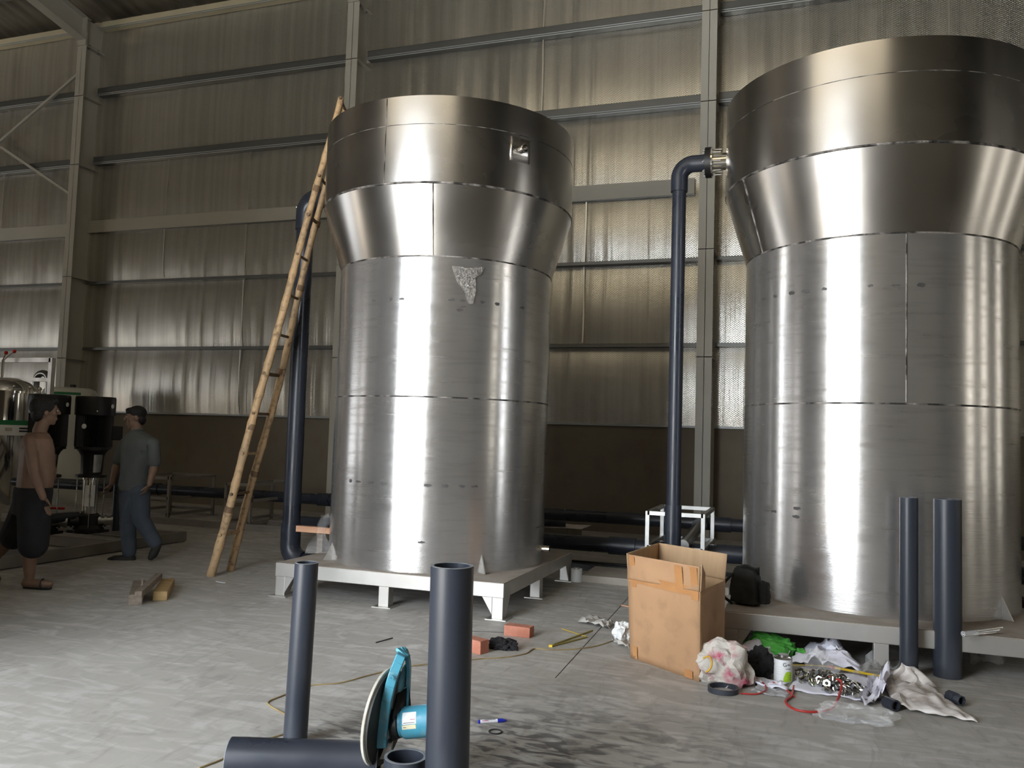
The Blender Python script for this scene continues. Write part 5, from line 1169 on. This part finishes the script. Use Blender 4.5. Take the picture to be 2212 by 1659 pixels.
def pump(x, y, label, tbox=True):
    t = thing('vertical_pump', (x, y, .12), label, 'pump'); b = .12
    c = (x, y, 0)
    mb = MB(); mb.lathe([(0, b), (.17, b), (.17, b+.05), (.12, b+.09), (.12, b+.20), (.10, b+.22)], c, seg=36); mb.box((x-.16, y-.16, b), (x+.16, y+.16, b+.03)); mb.build('cast_base', 'black', t)
    mb = MB(); mb.lathe([(.085, b+.14), (.085, .74), (.10, .745), (.10, .77), (0, .77)], c, seg=40); mb.build('stage_casing', 'polished', t)
    for k in range(4):
        a = pi/4+k*pi/2; mb = MB(); mb.tube([(x+.145*cos(a), y+.145*sin(a), b+.06), (x+.145*cos(a), y+.145*sin(a), .79)], .007, 8); mb.build('tie_rod', 'polished', t)
    mb = MB(); mb.lathe([(0, .77), (.17, .77), (.17, .80), (.115, .81), (.125, 1.02), (.15, 1.07), (.17, 1.09), (.17, 1.12), (0, 1.12)], c, seg=32); mb.build('motor_bracket', 'black', t)
    tv = Vector((-x, -y, 0)).normalized(); sdv = Vector((-tv.y, tv.x, 0))
    mb = MB(); mb.grid(lambda u, v: Vector((x, y, .83+.21*v))+(tv*cos(.1+.75*u)+sdv*sin(.1+.75*u))*(.127+.02*v), 6, 4); mb.build('coupling_guard', 'tingrey', t)
    mb = MB(); r_ = .205
    prof = []
    n_ = 48; k0 = len(mb.v)
    for z in (1.13, 1.50):
        for j in range(n_*2):
            rr = r_ if j % 2 else r_-.018; a = pi*j/n_; mb.v.append(Vector((x+rr*cos(a), y+rr*sin(a), z)))
    for j in range(n_*2): mb.f.append((k0+j, k0+(j+1) % (n_*2), k0+n_*2+(j+1) % (n_*2), k0+n_*2+j)); mb.mi.append(0)
    mb.f.append(tuple(k0+j for j in range(n_*2))[::-1]); mb.f.append(tuple(k0+n_*2+j for j in range(n_*2))); mb.mi += [0, 0]
    mb.build('finned_motor', 'black', t)
    mb = MB(); mb.lathe([(0, 1.10), (.20, 1.10), (.20, 1.13), (0, 1.13)], c, seg=36); mb.build('motor_flange', 'black', t)
    mb = MB(); mb.lathe([(.205, 1.50), (.222, 1.505), (.222, 1.70), (.215, 1.725), (.0, 1.73)], c, seg=48); mb.build('fan_cowl', 'black', t)
    bx = Vector((x, y, 1.30))+sdv*.25*(1 if sdv.dot(RTf) > 0 else -1)
    sg = 1 if sdv.dot(RTf) > 0 else -1
    if tbox: mb = MB(); mb.obox(bx, sdv*.06, tv*.08, (0, 0, .085)); mb.build('terminal_box', 'black', t, smooth=False, bevel=.008)
    def disc(off_a, z, rr, rad, nm, mat):
        u = (tv*cos(off_a)+sdv*sg*sin(off_a)); mb = MB(); mb.lathe([(0, .004), (rad*.7, .004), (rad, .002), (rad, 0)], Vector((x, y, z))+u*rr, u, 24); mb.build(nm, mat, t)
    disc(.95, 1.615, .2225, .026, 'motor_badge', 'label'); disc(-.55, 1.37, .206, .03, 'motor_badge', 'label'); disc(.1, 1.55, .2225, .01, 'bolt_head', 'chrome')
    # paper label hanging on the stage casing
    mb = MB(); mb.grid(lambda u, v: Vector((x, y, .43+.25*v))+(tv*cos(-.7+1.3*u)+sdv*sg*sin(-.7+1.3*u))*.0885, 8, 4); lb = mb.build('paper_label', 'label', t)
    mb = MB()
    for k in range(3): mb.grid(lambda u, v, k=k: Vector((x, y, .56-.014*k+.004*v))+(tv*cos(-.25+.4*u)+sdv*sg*sin(-.25+.4*u))*.0895, 3, 1)
    mb.build('label_text', 'ink', lb, fix=False)
    # suction / discharge ports
    for s2 in (-1, 1):
        p = Vector((x, y, b+.13)); mb = MB(); mb.lathe([(.05, .10), (.075, .10), (.075, .13), (.055, .13), (.055, .17), (.07, .17), (.07, .19), (.055, .19), (.055, .24), (.07, .24), (.07, .26), (0, .26)], p, sdv*s2*sg, 28); mb.tube([p, p+sdv*s2*sg*.12], .06, 20); mb.build('port_flange', 'black' if s2 < 0 else 'dullmetal', t)
    return t
P1 = Vector((-7.95, 7.74)); pump(P1.x, P1.y, 'black vertical pump right of the shirtless man, nearest the man in grey')
d_ = _ray(108, 860); P2_ = Vector((d_.x, d_.y)).normalized()*(P1.length-.05); pump(P2_.x, P2_.y, 'black vertical pump partly hidden behind the shirtless man', False)
mb = MB(); mb.tube([(P1.x-.1, 8.15, .62), (P1.x-1.7, 8.15, .62)], .055, 20); mb.tube([(P2_.x+.3, 8.15, .1), (P2_.x+.3, 8.15, .98)], .05, 20)
tag(mb.build('manifold_pipe', 'pvc', loc=(P1.x-.6, 8.15, .12)), 'dark manifold pipe with a vertical drop, behind the pumps', 'pipe')
mb = MB(); q0 = P2_; mb.tube([(q0.x+.12, q0.y-.05, .30), (P1.x-.12, P1.y-.05, .30)], .06, 20); tag(mb.build('suction_pipe', 'pvc', loc=(P1.x-.3, P1.y, .12)), 'dark suction pipe low down between the two pumps', 'pipe')
mb = MB(); h0 = Vector((P1.x-.30, P1.y-.22, .40)); mb.tube([h0-RTf*.15, h0+RTf*.12], .014, 10); tag(mb.build('valve_handle', 'redpaint', loc=h0), 'red valve lever between the two pumps', 'valve')
# steel pressure vessel
vb = G(-2, 1112, .12); Dv = sqrt(vb.x**2+vb.y**2); vr = 58/F_PX*(vb.dot(FW)-0*CAM_H)
vx, vy = vb.x, vb.y
topz = PB(4, 815, vb).z
t = thing('pressure_vessel', (vx, vy, .0), 'polished steel pressure vessel with green and white label at left edge', 'vessel')
cyl = topz-.22
mb = MB(); mb.lathe([(0, .16), (vr*.8, .17), (vr, .30), (vr, cyl)], (vx, vy, 0), seg=56); mb.build('shell', 'polished', t)
mb = MB(); mb.lathe([(vr+.004, cyl), (vr+.035, cyl), (vr+.035, cyl+.03), (vr+.004, cyl+.03)], (vx, vy, 0), seg=56, closed=True); mb.build('clamp_ring', 'polished', t)
mb = MB(); mb.lathe([(vr+.01, cyl+.03), (vr*.93, cyl+.09), (vr*.7, cyl+.16), (vr*.35, cyl+.205), (0, cyl+.22)], (vx, vy, 0), seg=56); mb.build('domed_lid', 'polished', t)
for k in range(12):
    a = k*pi/6; p = Vector((vx+(vr+.03)*cos(a), vy+(vr+.03)*sin(a), cyl)); mb = MB(); mb.tube([p-V((0, 0, .03)), p+V((0, 0, .075))], .011, 8); mb.ell(p+V((0, 0, .085)), .022, 10, 8); mb.build('clamp_bolt', 'polished', t)
for k in range(3):
    a = k*2*pi/3+.4; mb = MB(); mb.box((vx+.8*vr*cos(a)-.03, vy+.8*vr*sin(a)-.03, 0), (vx+.8*vr*cos(a)+.03, vy+.8*vr*sin(a)+.03, .22)); mb.build('leg', 'polished', t, smooth=False)
va = atan2(-vy, -vx)
lz0 = PB(30, 940, vb).z; lz1 = PB(30, 918, vb).z; lz2 = PB(30, 908, vb).z
def vpatch(a0, a1, z0, z1, mat, name, par=t, dr=.003):
    mb = MB(); mb.grid(lambda u, v: Vector((vx+(vr+dr)*cos(va+a0+(a1-a0)*u), vy+(vr+dr)*sin(va+a0+(a1-a0)*u), z0+(z1-z0)*v)), 16, 2); return mb.build(name, mat, par, fix=False)
vpatch(-1.1, 1.15, lz1, lz2, 'greenband', 'green_label_band'); vpatch(-1.1, 1.15, lz0, lz1, 'label', 'white_label')
dz = (lz1-lz0)
for k in range(2): vpatch(.45, 1.0, lz0+dz*(.62-.28*k), lz0+dz*(.78-.28*k), 'ink', 'label_text_line', dr=.005)
vpatch(.0, .22, lz0+dz*.4, lz0+dz*.75, 'papergrey', 'label_emblem', dr=.005)
# frame of square tube behind vessel with red ball valve handles
FYq = 9.6
def q(x, y): return WY(x, y, FYq)
t = thing('membrane_frame', (q(60, 1000).x, FYq, 0), 'square-tube steel frame rising behind the pressure vessel', 'frame')
tl, tr_ = q(-40, 758), q(113, 778); w0 = .07
mb = MB(); mb.bar((tl.x-.5, FYq, tr_.z), (tr_.x, FYq, tr_.z), w0, w0); mb.build('top_rail', 'frame', t, smooth=False)
mb = MB(); mb.bar((tr_.x, FYq, 0), (tr_.x, FYq, tr_.z+.03), w0, w0, (1, 0, 0)); mb.build('upright', 'frame', t, smooth=False)
mb = MB(); mb.bar((tl.x-.5, FYq, 0), (tl.x-.5, FYq, tr_.z+.03), w0, w0, (1, 0, 0)); mb.build('upright', 'frame', t, smooth=False)
zr = q(60, 820).z; mb = MB(); mb.bar((tl.x-.5, FYq, zr), (tr_.x, FYq, zr), w0*.8, w0*.8); mb.build('middle_rail', 'frame', t, smooth=False)
hh = q(78, 812); mb = MB(); mb.tube([(hh.x-.13, FYq+.12, zr-.2), (hh.x-.13, FYq+.12, zr+.0)]+arc((hh.x, FYq+.12, zr), (-.13, 0, 0), (0, 0, .11), 6)+arc((hh.x, FYq+.12, zr), (0, 0, .11), (.13, 0, 0), 6)+[(hh.x+.13, FYq+.12, zr-.2)], .05, 18)
tag(mb.build('return_bend', 'dullmetal', loc=hh), 'steel return bend pipe arching over the frame rail behind vessel', 'pipe')
for k, (x, y, lab) in enumerate(((13, 762, 'red ball lever knob above the frame, left one'), (31, 759, 'red ball lever knob above the frame, right one'))):
    p = WY(x, y, FYq-.15); t2_ = thing('ball_lever', (p.x, p.y, p.z), lab, 'lever'); mb = MB(); mb.ell(p, .028, 16, 10); mb.build('ball_knob', 'redpaint', t2_)
    e = WY(6+k*2, 778, FYq-.15); mb = MB(); mb.tube([p, e], .008, 8); mb.tube([e, e-V((0, 0, .5))], .014, 8); mb.build('lever_arm', 'polished', t2_)
# white plastic dosing tank with green band
wt = WY(150, 860, 11.4); wr = .44; wz = WY(150, 838, 11.4).z
t = thing('white_plastic_tank', (wt.x, 11.4, 0), 'white plastic tank with green band standing behind the pumps', 'tank')
mb = MB(); mb.lathe([(0, 0), (wr, 0), (wr, wz-.10), (wr-.03, wz-.035), (wr-.10, wz), (0, wz+.005)], (wt.x, 11.4, 0), seg=48); mb.build('shell', 'whitepl', t)
mb = MB(); mb.lathe([(0, wz+.06), (.05, wz+.06), (.055, wz+.04), (.055, wz), (.04, wz)], (wt.x+.06, 11.4, 0), seg=24); mb.build('screw_cap', 'black', t)
wa = atan2(-11.4, -wt.x)
mb = MB(); mb.grid(lambda u, v: Vector((wt.x+(wr+.004)*cos(wa-1.1+1.5*u), 11.4+(wr+.004)*sin(wa-1.1+1.5*u), wz-.135+.045*v)), 16, 1); mb.build('green_label_band', 'greenband', t, fix=False)
mb = MB(); mb.grid(lambda u, v: Vector((wt.x+(wr+.004)*cos(wa-1.0+1.1*u), 11.4+(wr+.004)*sin(wa-1.0+1.1*u), wz-.175+.01*v)), 16, 1); mb.build('label_text_line', 'papergrey', t, fix=False)
